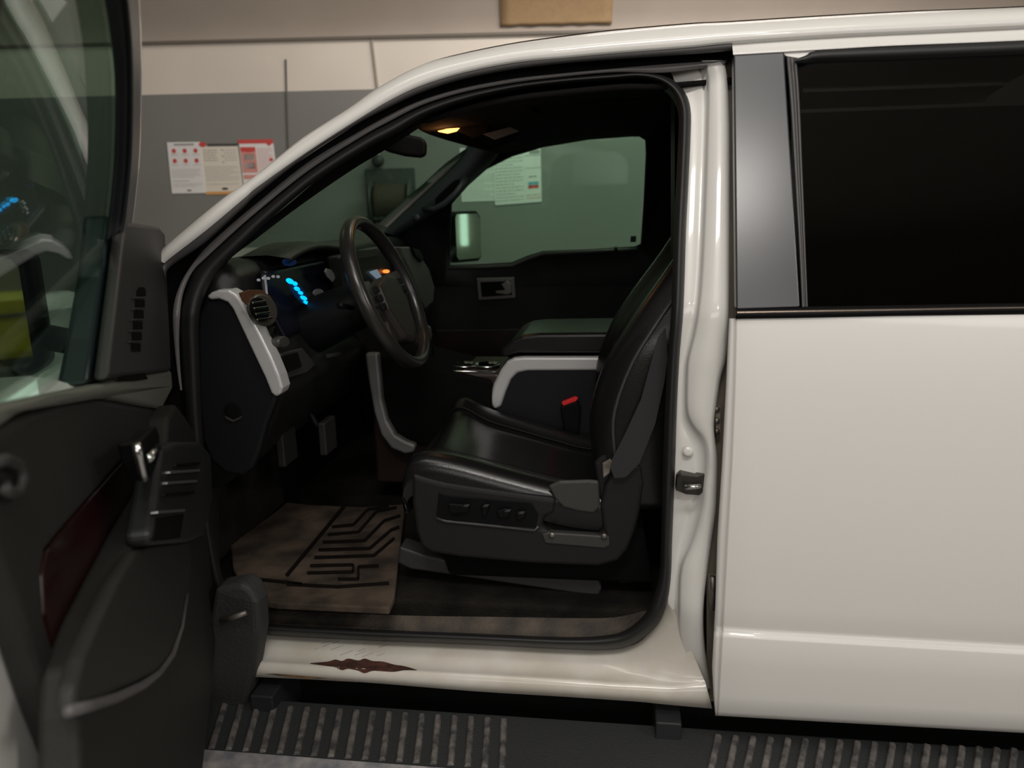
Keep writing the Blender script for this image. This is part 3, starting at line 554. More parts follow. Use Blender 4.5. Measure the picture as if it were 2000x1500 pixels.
# driver side vent
vent = face_poly('air_vent', ell(517, 606, 25, 33, 26, rot=-.35), mat('champagne_vent', (.20, .18, .15), .3, metal=.7), -.765, .012, bev=.004)
face_poly('vent_opening', ell(509, 604, 16, 24, 20, rot=-.35), GAP, -.755, .006, vent)
for k in range(4): face_poly('vent_vane', [(494+k*3, 590+k*11), (520+k*4, 586+k*11), (521+k*4, 590+k*11), (495+k*3, 594+k*11)], CHROME, -.750, .004, vent)
face_poly('vent_surround', [(469, 572), (488, 566), (510, 566), (528, 578), (540, 600), (530, 600), (512, 578), (494, 576), (484, 596), (476, 588)], mat('copper_trim', (.16, .07, .04), .4, metal=.4), -.772, .004)
kn = face_poly('headlight_switch', ell(556, 668, 11, 12), mat('knob', (.05, .05, .045), .4), -.735, .02, bev=.004)
face_poly('dimmer_wheel', ell(540, 646, 7, 8), BLACKP, -.745, .01)
sp = face_poly('switch_panel', [(549, 690), (592, 680), (608, 700), (618, 712), (600, 728), (560, 740), (552, 720)], PLASTL, -.742, .01, bev=.003)
face_poly('storage_cubby', [(553, 696), (582, 688), (590, 716), (565, 726), (556, 716)], GAP, -.736, .006, sp)
face_poly('column_adjuster', [(640, 692), (666, 688), (664, 695), (642, 699)], PLASTL, -.72, .006)
face_poly('hood_release', [(620, 762), (636, 754), (638, 757), (622, 765)], PLASTL, -.80, .006)
# far end of the dash: silver framed vent panel
fv = slab('dash_far_panel', [Xp(x, y, -.70) for x, y in [(782, 482), (800, 482), (822, 500), (838, 525), (849, 560), (846, 590), (832, 603), (822, 585), (806, 540), (790, 505)]], (-.03, 0, 0), mat('soft_silver', (.16, .165, .155), .5, metal=.3), dash, bev=.005)
slab('vent_grille', [Xp(x, y, -.69) for x, y in [(806, 484), (820, 488), (829, 504), (824, 512), (812, 500)]], (-.01, 0, 0), BLACKP, dash, bev=.002)
cs = slab('centre_stack', [Xp(x, y, -.735) for x, y in [(664, 500), (748, 482), (786, 500), (808, 560), (818, 640), (800, 720), (740, 720), (690, 640)]], (-.04, 0, 0), mat('stack_dark', (.016, .015, .014), .4), dash, bev=.008)
slab('display_screen', [Xp(x, y, -.728) for x, y in [(722, 531), (737, 526), (747, 542), (750, 552), (738, 546)]], (-.003, 0, 0), SCRN, cs, bev=.001)
slab('warning_light', [Xp(x, y, -.726) for x, y in ell(755, 530, 6, 3.5)], (-.003, 0, 0), ORNG, cs, bev=0)
slab('centre_vent', [Xp(x, y, -.728) for x, y in [(695, 489), (735, 486), (741, 500), (700, 506)]], (-.004, 0, 0), PLASTL, cs, bev=.001)
# ---- steering wheel
TA = radians(22); wc = P(757, 572, .42); wn = np.array([cos(TA), 0, sin(TA)]); we = np.array([0, 1., 0]); wu = np.array([-sin(TA), 0, cos(TA)])
R_ = .186; rows = []
for k in range(48):
    q = 2*pi*k/48; c_ = wc+(we*cos(q)+wu*sin(q))*R_; rad = we*cos(q)+wu*sin(q)
    rows.append([c_+(rad*cos(t)*.0155+wn*sin(t)*.0185) for t in np.linspace(0, 2*pi, 14, endpoint=False)])
rows.append(rows[0])
sw = root  # placeholder
rim = loft('steering_wheel', rows, mat('wheel_leather', (.018, .016, .015), .28), T, closed_u=True)
hubp = [(-.075, .055), (0, .068), (.075, .055), (.085, 0), (.05, -.075), (0, -.088), (-.05, -.075), (-.085, 0)]
hubm = mat('airbag_cover', (.018, .014, .013), .5)
slab('wheel_hub', [wc+we*(a*1.08+.014)+wu*(b*1.15-.036)+wn*.012 for a, b in hubp], -wn*.05, hubm, rim, bev=.014)
def spoke(a, w1, w2, m):
    d = we*cos(a)+wu*sin(a); t_ = -we*sin(a)+wu*cos(a)
    slab('spoke', [wc+d*.06+t_*w1-wn*.01, wc+d*.06-t_*w1-wn*.01, wc+d*.182-t_*w2-wn*.002, wc+d*.182+t_*w2-wn*.002], -wn*.02, m, rim, bev=.006)
sm = mat('spoke_grey', (.05, .048, .046), .4)
spoke(radians(8), .035, .022, sm); spoke(radians(172), .035, .022, sm); spoke(radians(235), .02, .016, hubm); spoke(radians(305), .02, .016, hubm)
for s_ in (-1, 1):
    for dz in (.0, .022, -.022): slab('wheel_button', [wc+we*(s_*.102+.01+a)+wu*(dz-.005+b)+wn*.004 for a, b in ((-.016, -.008), (.016, -.008), (.016, .008), (-.016, .008))], wn*.006, BLACKP, rim, bev=.002)
col = tube('steering_column', [wc-wn*.03, wc-wn*.10, wc-wn*.22, wc-wn*.30], [.045, .06, .07, .07], BLACKP, T, seg=20)
tube('turn_signal_stalk', [wc-wn*.08-we*.05, wc-wn*.07-we*.12+wu*.01, wc-wn*.06-we*.17+wu*.015], [.006, .007, .009], BLACKP, col)
# ---- console
con = slab('centre_console', mapl(P, [(948, 900), (956, 778), (975, 735), (992, 712), (1012, 704), (1240, 700), (1240, 900)], .75), (0, .26, 0), CAPP, T, bev=.01)
slab('console_trim', mapl(P, [(955, 782), (964, 750), (978, 722), (990, 706), (1004, 699), (1022, 697), (1200, 697), (1200, 724), (1030, 725), (1010, 729), (998, 742), (988, 765), (978, 795), (965, 800)], .742), (0, .03, 0), SILVER, con, bev=.008)
lid = slab('console_lid', mapl(P, [(972, 694), (980, 682), (1000, 664), (1020, 655), (1050, 651), (1240, 649), (1240, 690), (1010, 690), (985, 697)], .735), (0, .29, 0), LEATHER, con, bev=.02)
slab('console_deck', [np.array(q) for q in [(-.74, .75, 1.10), (-.35, .75, 1.10), (-.35, 1.01, 1.10), (-.74, 1.01, 1.10)]], (0, 0, -.35), mat('deck_dark_wood', (.022, .012, .010), .35), con, bev=.01)
for x in (-.40, -.47): disc('cup_ring', (x, .84, 1.102), (0, 0, 1), [(.040, 0), (.042, .006), (.036, .007), (.034, .0)], CHROME, con, seg=30)
tube('deck_chrome_rail', [np.array([x, .755, 1.103]) for x in (-.58, -.48, -.36)], .003, CHROME, con)
sh = tube('gear_lever', [(-.575, .86, 1.09), (-.58, .86, 1.15), (-.59, .86, 1.19)], [.012, .012, .016], BLACKP, T)
disc('gear_knob', (-.595, .86, 1.20), (-.2, 0, 1), [(.018, -.03), (.024, -.01), (.024, .012), (.016, .022), (.004, .025)], mat('knob_gloss', (.05, .05, .05), .2, coat=.5), sh)
slab('console_side_trim', mapl(P, [(712, 690), (720, 750), (730, 805), (744, 850), (764, 876), (790, 887), (808, 884), (812, 870), (792, 862), (772, 850), (756, 822), (746, 780), (738, 690)], .69), (0, .03, 0), mat('worn_silver_trim', (.30, .29, .29), .45, metal=.5), T, bev=.008)
slab('console_front_panel', mapl(P, [(722, 695), (745, 790), (770, 850), (812, 870), (960, 880), (960, 745), (860, 722), (800, 705)], .73), (0, .28, 0), GAP, T, bev=.01)
for i, (x, y) in enumerate([(560, 870), (640, 850)]):
    p_ = P(x, y, .34+.14*i); pd = tube('pedal', [p_+np.array([-.1, 0, .18]), p_+np.array([-.03, 0, .03]), p_], .008, BLACKP, T)
    box('pedal_pad', p_, (.02, .08, .09), RUBBER, pd)

# ---- seat
seat = root  # noqa
XS = cr([(-.485, .985, .965), (-.47, 1.022, 1.03), (-.43, 1.036, 1.048), (-.36, 1.026, 1.012), (-.27, 1.003, .985), (-.17, .978, .957), (-.09, .962, .937), (.02, .955, .93)], 4)
rows = []
for x, zn, zf in XS:
    f_ = .6 if x < -.47 else 1
    r_ = [(.165, zn-.085), (.158, zn-.045), (.165, zn-.015), (.19, zn), (.225, zn-.002), (.262, zn-.018), (.30, zn-.030*f_), (.44, (zn+zf)/2-.036*f_), (.57, zf-.028*f_), (.61, zf-.014), (.645, zf), (.675, zf-.002), (.70, zf-.02), (.71, zf-.09)]
    rows.append([np.array([x, y, z]) for y, z in [tuple(q) for q in cr(r_, 3)]])
front = [np.array([rows[0][0][0]+.012, p[1], .90]) for p in rows[0]]
dseat = loft('driver_seat', [front]+rows, LEATHER, T)
tube('cushion_piping', [np.array([x, .262, zn-.016]) for x, zn, zf in XS], .0035, BLACKP, dseat)
tube('cushion_piping', [np.array([x, .60, zf-.014]) for x, zn, zf in XS], .0035, BLACKP, dseat)
slab('seat_base', [np.array(q) for q in [(-.45, .22, .90), (.05, .22, .90), (.08, .22, .72), (-.40, .22, .72)]], (0, .45, 0), GAP, dseat, bev=.01)
shd = slab('side_shield', mapl(P, [(804, 925), (830, 934), (870, 944), (950, 956), (1040, 968), (1086, 974), (1082, 1004), (1062, 1012), (1058, 1032), (1080, 1042), (1165, 1046), (1178, 1040), (1172, 990), (1180, 950), (1200, 915), (1252, 905), (1259, 945), (1250, 1000), (1240, 1040), (1226, 1075), (1208, 1097), (1168, 1108), (1032, 1102), (900, 1090), (842, 1081), (822, 1070), (812, 1040), (804, 985)], .150), (0, .045, 0), PLAST, dseat, bev=.010)
slab('switch_recess', mapl(P, [(857, 962), (870, 968), (1038, 982), (1052, 1006), (1046, 1030), (1000, 1028), (862, 1014), (852, 1008)], .1475), (0, .004, 0), BLACKP, dseat, bev=.001)
tube('recess_ridge', mapl(P, [(852, 1012), (870, 1018), (950, 1026), (1044, 1036), (1052, 1028)], .148), .0035, PLASTL, dseat)
for pts in ([(875, 984), (905, 986), (918, 984), (914, 1002), (878, 1004)], [(940, 990), (950, 984), (956, 986), (950, 1008), (940, 1010)], [(969, 998), (985, 994), (999, 996), (992, 1012), (974, 1013)], [(1008, 1000), (1024, 998), (1026, 1010), (1014, 1018), (1007, 1012)]):
    k_ = slab('seat_switch', mapl(P, pts, .134), (0, .012, 0), BLACKP, dseat, bev=.003)
    xs = [p[0] for p in pts]; ys_ = [p[1] for p in pts]
    slab('switch_highlight', mapl(P, [(max(xs)-9, min(ys_)+1), (max(xs), min(ys_)+1), (max(xs)-4, min(ys_)+6), (max(xs)-14, min(ys_)+6)], .1335), (0, .001, 0), PLASTL, k_, bev=0)
slab('shield_cavity', mapl(P, [(1078, 1000), (1100, 996), (1172, 1015), (1172, 1044), (1076, 1042), (1066, 1020)], .172), (0, .01, 0), GAP, dseat, bev=0)
slab('loose_leather_flap', mapl(P, [(1070, 950), (1092, 940), (1150, 938), (1170, 940), (1172, 992), (1160, 1004), (1130, 1000), (1100, 992), (1084, 976)], .152), (0, .012, 0), PLASTL, dseat, bev=.006)
sl_ = slab('lower_rail_cover', mapl(P, [(1058, 1044), (1070, 1040), (1190, 1048), (1192, 1066), (1180, 1072), (1064, 1062)], .146), (0, .02, 0), PLASTL, dseat, bev=.004)
for x, y in ((1078, 1045), (1180, 1047)): disc('rail_bolt', P(x, y, .145), FRONT, [(.007, 0), (.007, .003), (.003, .005)], STEEL, dseat, seg=12)
# backrest
kz = lambda z: float(np.interp(z, [1.3, 1.5, 1.6, 1.71], [1, .84, .7, .58]))
BZ = cr([(.93, -.02), (1.0, -.048), (1.08, -.060), (1.152, -.058), (1.255, -.022), (1.35, .036), (1.452, .108), (1.55, .165), (1.66, .21), (1.71, .235)], 3); rows = []
for z, f_ in BZ:
    k = kz(z)
    lo = [(f_+.19, .17), (f_+.12, .155), (f_+.05, .158), (f_+.012, .175), (f_-.004, .20), (f_+.0, .235), (f_+.028, .285), (f_+.040, .36), (f_+.042, .44), (f_+.040, .52), (f_+.028, .595), (f_+.0, .645), (f_-.004, .68), (f_+.012, .705), (f_+.05, .72), (f_+.12, .723), (f_+.19, .71)]
    rows.append([np.array([q[0], .44+(q[1]-.44)*k, z]) for q in cr(lo, 2)])
bk = loft('backrest', rows, LEATHER, dseat, closed_u=True, caps=True)
tube('backrest_piping', [np.array([f_+.048, .44-.284*kz(z), z]) for z, f_ in BZ], .004, PLASTL, bk)
tube('backrest_piping', [np.array([f_+.03, .44-.153*kz(z), z]) for z, f_ in BZ], .003, BLACKP, bk)
disc('headrest', (.31, .44, 1.80), (1, 0, .2), [(.06, -.07), (.12, -.05), (.13, 0), (.12, .05), (.06, .07)], LEATHER, dseat, sq=(1.1, .75))
for y in (.38, .50): tube('headrest_post', [(.27, y, 1.69), (.29, y, 1.76)], .006, CHROME, dseat)
slab('recliner_cover', mapl(P, [(1160, 905), (1185, 880), (1225, 850), (1256, 870), (1262, 930), (1250, 990), (1200, 1000), (1172, 985)], .165), (0, .02, 0), PLAST, dseat, bev=.008)
sbelt = slab('seat_belt', mapl(P, [(1300, 640), (1304, 700), (1298, 745), (1280, 827), (1249, 905), (1222, 932), (1200, 934), (1190, 908), (1222, 845), (1252, 780), (1264, 735), (1285, 660)], .130), (0, .0025, 0), WEBB, T, bev=0)
slab('belt_anchor', mapl(P, [(1176, 905), (1192, 896), (1196, 902), (1190, 925), (1178, 935)], .128), (0, .006, 0), STEEL, sbelt, bev=.002)
bu = slab('belt_buckle', mapl(P, [(1094, 794), (1128, 784), (1134, 800), (1130, 850), (1104, 850)], .715), (0, .02, 0), BLACKP, T, bev=.004)
slab('buckle_button', mapl(P, [(1097, 786), (1122, 776), (1129, 778), (1125, 784), (1100, 793)], .712), (0, .018, 0), RED, bu, bev=.002)

# ---- passenger side
def PF(px, py, o=0):
    Y = 1.68
    for i in range(12): p = P(px, py, Y); Y = 1.69-ys(p[2])*.9-o
    return P(px, py, Y)
WI = [(880, 517), (940, 515), (1000, 512), (1028, 500), (1060, 490), (1150, 486), (1240, 481), (1251, 476), (1256, 400), (1261, 300), (1260, 274), (1247, 266), (1150, 273), (1060, 288), (1000, 306), (950, 331), (915, 362), (883, 398), (880, 450)]
OU = [(852, 600), (940, 620), (1000, 620), (1028, 620), (1060, 620), (1150, 620), (1250, 620), (1345, 600), (1345, 400), (1345, 300), (1345, 190), (1250, 190), (1150, 195), (1060, 215), (985, 240), (925, 285), (880, 330), (800, 404), (745, 462)]
md = lambda a_, b_, t: (a_[0]*(1-t)+b_[0]*t, a_[1]*(1-t)+b_[1]*t)
rows = [[PF(*p, -.02) for p in WI], [PF(*p, .01) for p in WI], [PF(*md(a_, b_, .08), .03) for a_, b_ in zip(WI, OU)], [PF(*md(a_, b_, .5), .045) for a_, b_ in zip(WI, OU)], [PF(*b_, .03) for b_ in OU]]
pd_ = loft('passenger_door', [r_+[r_[0]] for r_ in rows], BLACKP, T)
loft('passenger_door_panel', [[P(x, y, Y_) for x in (700, 800, 900, 1000, 1100, 1200, 1330)] for y, Y_ in ((560, 1.64), (600, 1.625), (640, 1.60), (720, 1.58), (800, 1.57), (920, 1.56))], BLACKP, pd_)
slab('far_window_glass', [PF(*p, -.012) for p in WI], (0, .004, 0), TINT, pd_, bev=0)
slab('glass_etching', [PF(*p, -.009) for p in [(1232, 461), (1243, 461), (1242, 473), (1231, 473)]], (0, .0005, 0), mat('etched_grey', (.05, .07, .06), .7), pd_, bev=0)
tube('window_sill_strip', [PF(x, y+4, .03) for x, y in [(868, 520), (940, 518), (1000, 515), (1028, 503), (1060, 492), (1150, 488), (1245, 484)]], .008, PLASTL, pd_)
tube('door_lock_knob', [PF(1203, 490, .045), PF(1203, 482, .045)], .007, PLASTL, pd_)
slab('door_wood_panel', [P(x, y, 1.565) for x, y in [(850, 645), (1200, 640), (1210, 705), (860, 705)]], (0, .01, 0), WOOD, pd_, bev=.003)
bz = slab('handle_bezel', [P(x, y, 1.60) for x, y in [(930, 544), (1004, 542), (1007, 583), (934, 587)]], (0, .03, 0), mat('dull_chrome_bezel', (.13, .12, .12), .4, metal=.6), pd_, bev=.004)
slab('handle_cup', [P(x, y, 1.594) for x, y in [(938, 551), (997, 549), (1000, 576), (941, 580)]], (0, .005, 0), GAP, bz, bev=0)
slab('door_lever', [P(x, y, 1.588) for x, y in [(978, 555), (990, 549), (998, 552), (999, 572), (992, 576), (968, 573), (968, 568), (986, 566)]], (0, .006, 0), mat('dull_chrome', (.3, .28, .27), .25, metal=1), bz, bev=.002)
PTR = mat('slate_pillar_plastic', (.045, .050, .058), .45)
UL = cr([(748, 452), (775, 426), (800, 403), (840, 366), (880, 329), (902, 304), (913, 283), (922, 270)], 4); UR = cr([(775, 462), (805, 444), (835, 428), (868, 402), (905, 372), (935, 340), (965, 315), (985, 290)], 4)
fp = loft('far_pillar_trim', [[PF(*md(a_, b_, t), o) for a_, b_ in zip(UL, UR)] for t, o in ((0, .03), (.08, .07), (.3, .095), (.6, .095), (.9, .07), (1, .03))], PTR, T)
tube('grab_handle', [PF(x, y, o) for x, y, o in [(908, 348, .09), (902, 362, .13), (888, 380, .145), (868, 398, .145), (850, 408, .13), (828, 408, .09)]], .011, PTR, fp)
slab('handle_recess', [PF(x, y, .1) for x, y in [(888, 352), (897, 350), (898, 360), (882, 378), (862, 394), (850, 396), (850, 388), (868, 370)]], (0, .004, 0), GAP, fp, bev=0)
disc('trim_fastener', PF(815, 424, .10), FRONT, [(.014, 0), (.012, .006), (.004, .008)], PTR, fp)
# far mirror
eye = np.array([-.05, .45, 1.55]); mc = P(914, 462, 1.90); dn = (eye-mc)/np.linalg.norm(eye-mc)+np.array([1, 0, 0]); dn /= np.linalg.norm(dn)
dr = np.cross(dn, [0, 0, 1.]); dr /= np.linalg.norm(dr); dr = -dr
def mirror(c_, n_, r_, w_, h_, par):
    u_ = np.array([0, 0, 1.]); q = [(-.5, -.42), (-.42, -.5), (.42, -.5), (.5, -.42), (.5, .38), (.38, .5), (-.45, .5), (-.5, .42)]
    m_ = slab('side_mirror', [c_+r_*a_*w_+u_*b_*h_ for a_, b_ in q], -n_*.09, BLACKP, par, bev=.015)
    slab('mirror_glass', [c_+r_*a_*w_*.88+u_*b_*h_*.88+n_*.004 for a_, b_ in q], -n_*.003, MIRR, m_, bev=0); return m_
pm = mirror(mc, dn, dr, .17, .215, pd_)
tube('mirror_arm', [mc-dn*.06, np.array([mc[0]-.06, 1.80, mc[2]-.07]), np.array([mc[0]-.06, 1.70, mc[2]-.09])], .02, BLACKP, pm)
wl = box('mirror_glow_bar', (6.42, 3.30, 1.26), (.06, .10, .46), mat('glow_bar', (.8, .8, .8), .5, emit=(1, .98, .92), estr=1.5), None, .02)  # added emitter that gives the far mirror its white bar
wl['label'] = 'added upright glowing bar on the side wall, seen as a white bar in the far mirror'; wl['category'] = 'glow bar'
# inside mirror, overhead console
rm = slab('rearview_mirror', mapl(P, [(752, 272), (770, 264), (800, 263), (825, 268), (833, 278), (832, 303), (820, 307), (790, 304), (758, 296), (745, 290)], .80), (-.01, .05, 0), BLACKP, T, bev=.008)
tube('mirror_stem', [P(790, 270, .83), P(796, 250, .84)], .012, BLACKP, rm)
oh = slab('overhead_console', mapl(P, [(824, 236), (850, 226), (960, 226), (955, 262), (925, 270), (905, 262), (880, 252), (850, 244)], .72), (0, .30, 0), HEAD, T, bev=.01)
slab('dome_lens', mapl(P, [(831, 244), (838, 238), (860, 235), (880, 236), (887, 244), (870, 247), (850, 248), (836, 247)], .712), (0, .02, 0), DOMEC, oh, bev=.003)
slab('dome_lens', mapl(P, [(846, 250), (866, 249), (884, 247), (898, 249), (892, 255), (872, 260), (856, 257)], .715), (0, .02, 0), DOME, oh, bev=.003)
dl = bpy.data.lights.new('dome_lamp', 'POINT'); dl.energy = .28; dl.color = (1, .42, .13); dl.shadow_soft_size = .03
do = bpy.data.objects.new('dome_lamp', dl); sc.collection.objects.link(do); do.location = tuple(P(866, 262, .66))
sv = slab('sun_visor', mapl(P, [(900, 236), (1010, 226), (1020, 250), (1000, 276), (955, 292), (930, 285), (912, 268)], 1.03), (0, .40, 0.02), HEAD, T, bev=.01)
slab('visor_label', mapl(P, [(943, 262), (996, 248), (1014, 256), (966, 273)], .70), (0, .004, 0), mat('grey_label', (.10, .095, .09), .7), sv, bev=0)
slab('roof_trim_panel', mapl(P, [(1012, 196), (1030, 190), (1280, 180), (1286, 192), (1040, 206), (1060, 222), (1050, 226)], .5), (0, .03, 0), HEAD, T, bev=.004)

# ================================================================ DRIVER DOOR
def dslab(name, pts, o, m, parent, th=.02, bev=.004, fn=D): return slab(name, [fn(x, y, o) for x, y in pts], -DN*th, m, parent, bev)
dd = slab('driver_door', [Dp(s, .04, z) for s, z in [(0, 1.36), (1.10, 1.36), (1.13, 1.2), (1.13, .62), (1.09, .53), (.04, .53), (0, .6)]], -DN*.075, PAINT, T, bev=.02)
fo_ = cr([(262, -120), (270, -40), (276, 50), (277, 150), (274, 300), (262, 420), (256, 445)], 5); fi_ = cr([(180, -120), (200, -20), (215, 70), (224, 160), (223, 300), (213, 415), (204, 470)], 5)
rows = [[DL(*p, -.03) for p in fo_], [DL(*p, .0) for p in fo_]]
loft('frame_outer_skin', [[DL(p[0]-9, p[1], -.04) for p in fo_], [DL(*p, -.035) for p in fo_], [DL(*p, -.012) for p in fo_], [DL(p[0]-6, p[1], -.010) for p in fo_]], PAINT, dd)
fr_ = loft('window_frame', [[DL(*p, -.02) for p in fo_]]+[[DL(*(p*(1-t)+q*t), o) for p, q in zip(fo_, fi_)] for t, o in ((.1, .0), (.3, .022), (.42, .03), (.5, .022), (.62, .028), (.8, .018), (.9, .022), (1, .012), (1, -.01))], mat('frame_rubber', (.020, .024, .026), .35), dd)
def loc(p): q = np.array(p)-DH; return q @ DU, q @ DN, p[2]
se, oe, ze = loc(DL(262, -120, 0)); si, oi, zi_ = loc(DL(180, -120, 0))
def fpt(s, z, o): return Dp(s, o+max(0, z-1.37)*.36, z)
outer = cr([(se, ze), (se+.12, ze+.015), (.98, ze+.02), (1.10, ze-.04), (1.13, 1.75), (1.13, 1.36)], 5); inner = cr([(si, zi_), (se+.14, ze-.035), (.94, ze-.035), (1.04, ze-.09), (1.06, 1.72), (1.06, 1.36)], 5)
loft('rear_window_frame', [[fpt(*p, -.03) for p in outer], [fpt(*p, .012) for p in outer], [fpt(*p, .015) for p in inner], [fpt(*p, -.03) for p in inner]], RUBBER, dd)
gp = [DL(*q, .004) for q in fi_]+[DL(196, 560, .004), DL(178, 700, .004)]+[fpt(s, 1.345, .004) for s in (.9, 1.07)]+[fpt(*p, .004) for p in reversed(inner)]
slab('door_window_glass', gp, -DN*.004, DTINT, dd, bev=0)
dslab('sail_panel', [(246, 432), (290, 436), (312, 442), (323, 455), (328, 560), (335, 725), (210, 742), (226, 600)], .080, PLASTL, dd, .02, .008)
dslab('glass_run_seal', [(213, 420), (246, 432), (236, 520), (222, 640), (205, 745), (170, 752), (186, 660), (203, 540)], .055, mat('teal_black_seal', (.012, .020, .022), .35), dd, .04, .008)
for k in range(6):
    y = 564+k*21.5; x = 276-k*2.0
    dslab('speaker_slot', [(x-9, y), (x+9, y), (x+9, y+15), (x-9, y+15)] if k else [(x-8, y+4), (x-4, y-3), (x+6, y-3), (x+9, y+4), (x+9, y+15), (x-9, y+15)], .0812, GAP, dd, .002, 0)
    if k: dslab('slot_rib', [(x-12, y-5), (x+12, y-6), (x+12, y-3), (x-12, y-2)], .084, PLASTL, dd, .004, .001)
OLV = mat('door_ledge_plastic', (.15, .155, .13), .5)
dslab('window_ledge', [(-40, 812), (0, 792), (90, 770), (172, 755), (205, 745), (335, 722), (338, 760), (318, 800), (270, 792), (190, 775), (110, 785), (40, 810), (0, 840), (-40, 870)], .075, OLV, dd, .03, .008)
dslab('door_release_cap', [(232, 742), (245, 724), (262, 720), (280, 724), (290, 740), (262, 744)], .0775, GAP, dd, .003, .001)
TRIM = mat('door_trim_plastic', (.026, .025, .023), .55, spec=.3, bump=.2, bscale=400)
dslab('upper_pad', [(-40, 868), (0, 838), (60, 805), (120, 785), (190, 776), (270, 792), (318, 800), (300, 835), (240, 905), (180, 975), (125, 1035), (90, 1080), (84, 1120), (88, 1200), (110, 1280), (135, 1340), (145, 1400), (190, 1480), (240, 1600), (172, 1600), (139, 1490), (100, 1385), (68, 1280), (30, 1170), (0, 1090), (-40, 990)], .070, TRIM, dd, .03, .010)
dslab('wood_insert', [(300, 835), (322, 860), (318, 900), (290, 950), (240, 1040), (205, 1120), (170, 1200), (142, 1290), (135, 1310), (108, 1280), (88, 1200), (84, 1120), (92, 1078), (125, 1032), (180, 972), (240, 902)], .064, mat('dark_red_wood', (.030, .006, .006), .3, coat=.4, var=.5, vscale=8), dd, .02, .003)
lowp = dslab('lower_panel', [(330, 812), (345, 790), (362, 812), (392, 862), (416, 900), (428, 1000), (430, 1100), (424, 1220), (414, 1350), (400, 1470), (380, 1650), (175, 1650), (160, 1500), (158, 1395), (160, 1300), (196, 1200), (232, 1118), (268, 1038), (308, 960), (326, 900)], .104, mat('lower_door_plastic', (.020, .019, .017), .6, spec=.3, bump=.2, bscale=400), dd, .04, .008)
dslab('map_pocket', [(300, 1062), (372, 1052), (374, 1120), (362, 1200), (330, 1290), (305, 1318), (220, 1362), (148, 1392), (150, 1340), (166, 1280), (198, 1205), (233, 1130), (266, 1076)], .114, TRIM, dd, .02, .008)
tube('pocket_lip', [D(x, y, .116) for x, y in [(133, 1390), (180, 1378), (230, 1362), (280, 1338), (312, 1314), (338, 1278), (356, 1225), (366, 1160)]], [.0055]*4+[.004]*2+[.003]*2, mat('pocket_lip_highlight', (.10, .095, .095), .45), dd)  # lighter grey stands in for the highlight along the lip
arm = dslab('armrest', [(318, 872), (345, 862), (392, 862), (412, 885), (416, 980), (400, 1046), (372, 1058), (300, 1064), (296, 1040), (306, 980)], .132, mat('armrest_black', (.016, .016, .017), .5), dd, .035, .012)
for y, x0, x1, m_ in ((905, 345, 392, BLACKP), (919, 333, 391, CHROME), (940, 327, 386, CHROME), (962, 322, 380, BLACKP), (997, 309, 362, CHROME)):
    dslab('window_switch', [(x0, y+1), (x1, y-3), (x1, y+2), (x0, y+6)], .1385, m_ if m_ is BLACKP else mat('switch_chrome', (.32, .32, .34), .35, metal=.8), arm, .01, .001)
dslab('pull_cup', [(306, 1012), (360, 1004), (352, 1050), (300, 1058)], .1332, GAP, arm, .003, .001)
hb = dslab('handle_bezel', [(262, 866), (278, 858), (296, 838), (306, 832), (312, 850), (312, 890), (298, 930), (284, 938), (270, 900)], .128, BLACKP, dd, .02, .003)
tube('door_handle', [D(x, y, .136) for x, y in [(266, 868), (272, 895), (278, 922), (282, 935)]], .0055, CHROME, dd)
tube('lock_lever', [D(x, y, .138) for x, y in [(290, 896), (300, 884), (308, 874)]], .0055, CHROME, dd)
tube('hook_latch', [D(x, y, .078) for x, y in [(-20, 905), (10, 898), (36, 908), (44, 935), (34, 962), (14, 962), (6, 948)]], .006, PLASTL, dd)
# outside mirror
mo = mirror(Dp(.17, -.24, 1.405), DU, -DN, .24, .23, dd)
tube('mirror_arm', [Dp(.12, -.14, 1.36), Dp(.10, -.05, 1.33), Dp(.10, -.02, 1.33)], .025, BLACKP, mo)

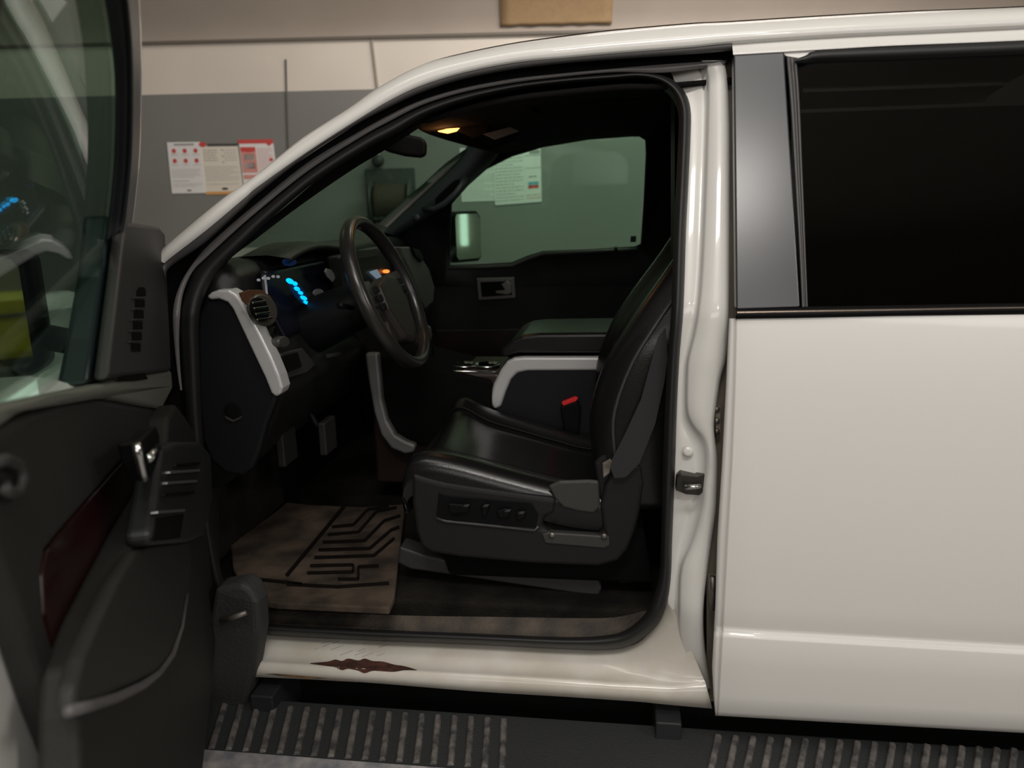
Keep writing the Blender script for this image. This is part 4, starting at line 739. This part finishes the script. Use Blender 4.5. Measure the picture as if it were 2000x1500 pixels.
# ================================================================ LOOSE THINGS
fm = [(486, 1168), (540, 1177), (620, 1180), (700, 1184), (760, 1187), (770, 1165), (780, 1080), (789, 1000), (792, 984), (700, 990), (600, 985), (560, 980), (530, 1005), (480, 1040), (450, 1065), (455, 1110)]
ZM = .712
MT = root('floor_mat', tuple(Zp(630, 1090, .69)), 'dusty grooved rubber floor mat in the driver footwell', 'floor mat')
slab('mat_base', [Zp(x, y, ZM) for x, y in fm], (0, 0, -.018), MATM, MT, bev=.005)
gs = []
def groove(a_, b_, w_=4.5):
    a_ = np.array(a_, float); b_ = np.array(b_, float); d_ = b_-a_; n_ = np.array([-d_[1], d_[0]])/np.linalg.norm(d_)*w_/2
    q = [Zp(*(a_+n_), ZM+.001), Zp(*(b_+n_), ZM+.001), Zp(*(b_-n_), ZM+.001), Zp(*(a_-n_), ZM+.001)]; gs.append((q+[p+np.array([0, 0, .003]) for p in q], [(0, 1, 2, 3), (7, 6, 5, 4), (0, 4, 5, 1), (1, 5, 6, 2), (2, 6, 7, 3), (3, 7, 4, 0)]))
RIBP = [[(640, 1045), (700, 1040), (735, 1000), (775, 992)], [(648, 1030), (690, 1026), (718, 996), (760, 990)], [(630, 1060), (712, 1057), (750, 1018), (782, 1008)], [(622, 1075), (722, 1072), (764, 1036), (780, 1030)], [(614, 1090), (730, 1086), (770, 1052)], [(606, 1106), (690, 1104), (690, 1118), (600, 1120)], [(660, 1132), (700, 1132), (700, 1108), (740, 1106)], [(590, 1142), (560, 1138), (480, 1130)], [(560, 1142), (660, 1147), (760, 1140)]]
for r_ in RIBP:
    for a_, b_ in zip(r_[:-1], r_[1:]): groove(a_, b_)
groove((672, 990), (560, 1125), 6)
join_mesh('mat_grooves', gs, mat('groove_dark', (.010, .008, .007), .9, spec=.05), MT, smooth=False)
fh = [(x, y) for x, y in [(560, 900), (800, 900), (800, 985), (540, 985)]]
slab('toe_board', [np.array(q) for q in [(-1.02, .14, .70), (-1.02, .70, .70), (-1.05, .70, .98), (-1.05, .14, .98)]], (-.01, 0, 0), CARPET, T, bev=0)
gr = []
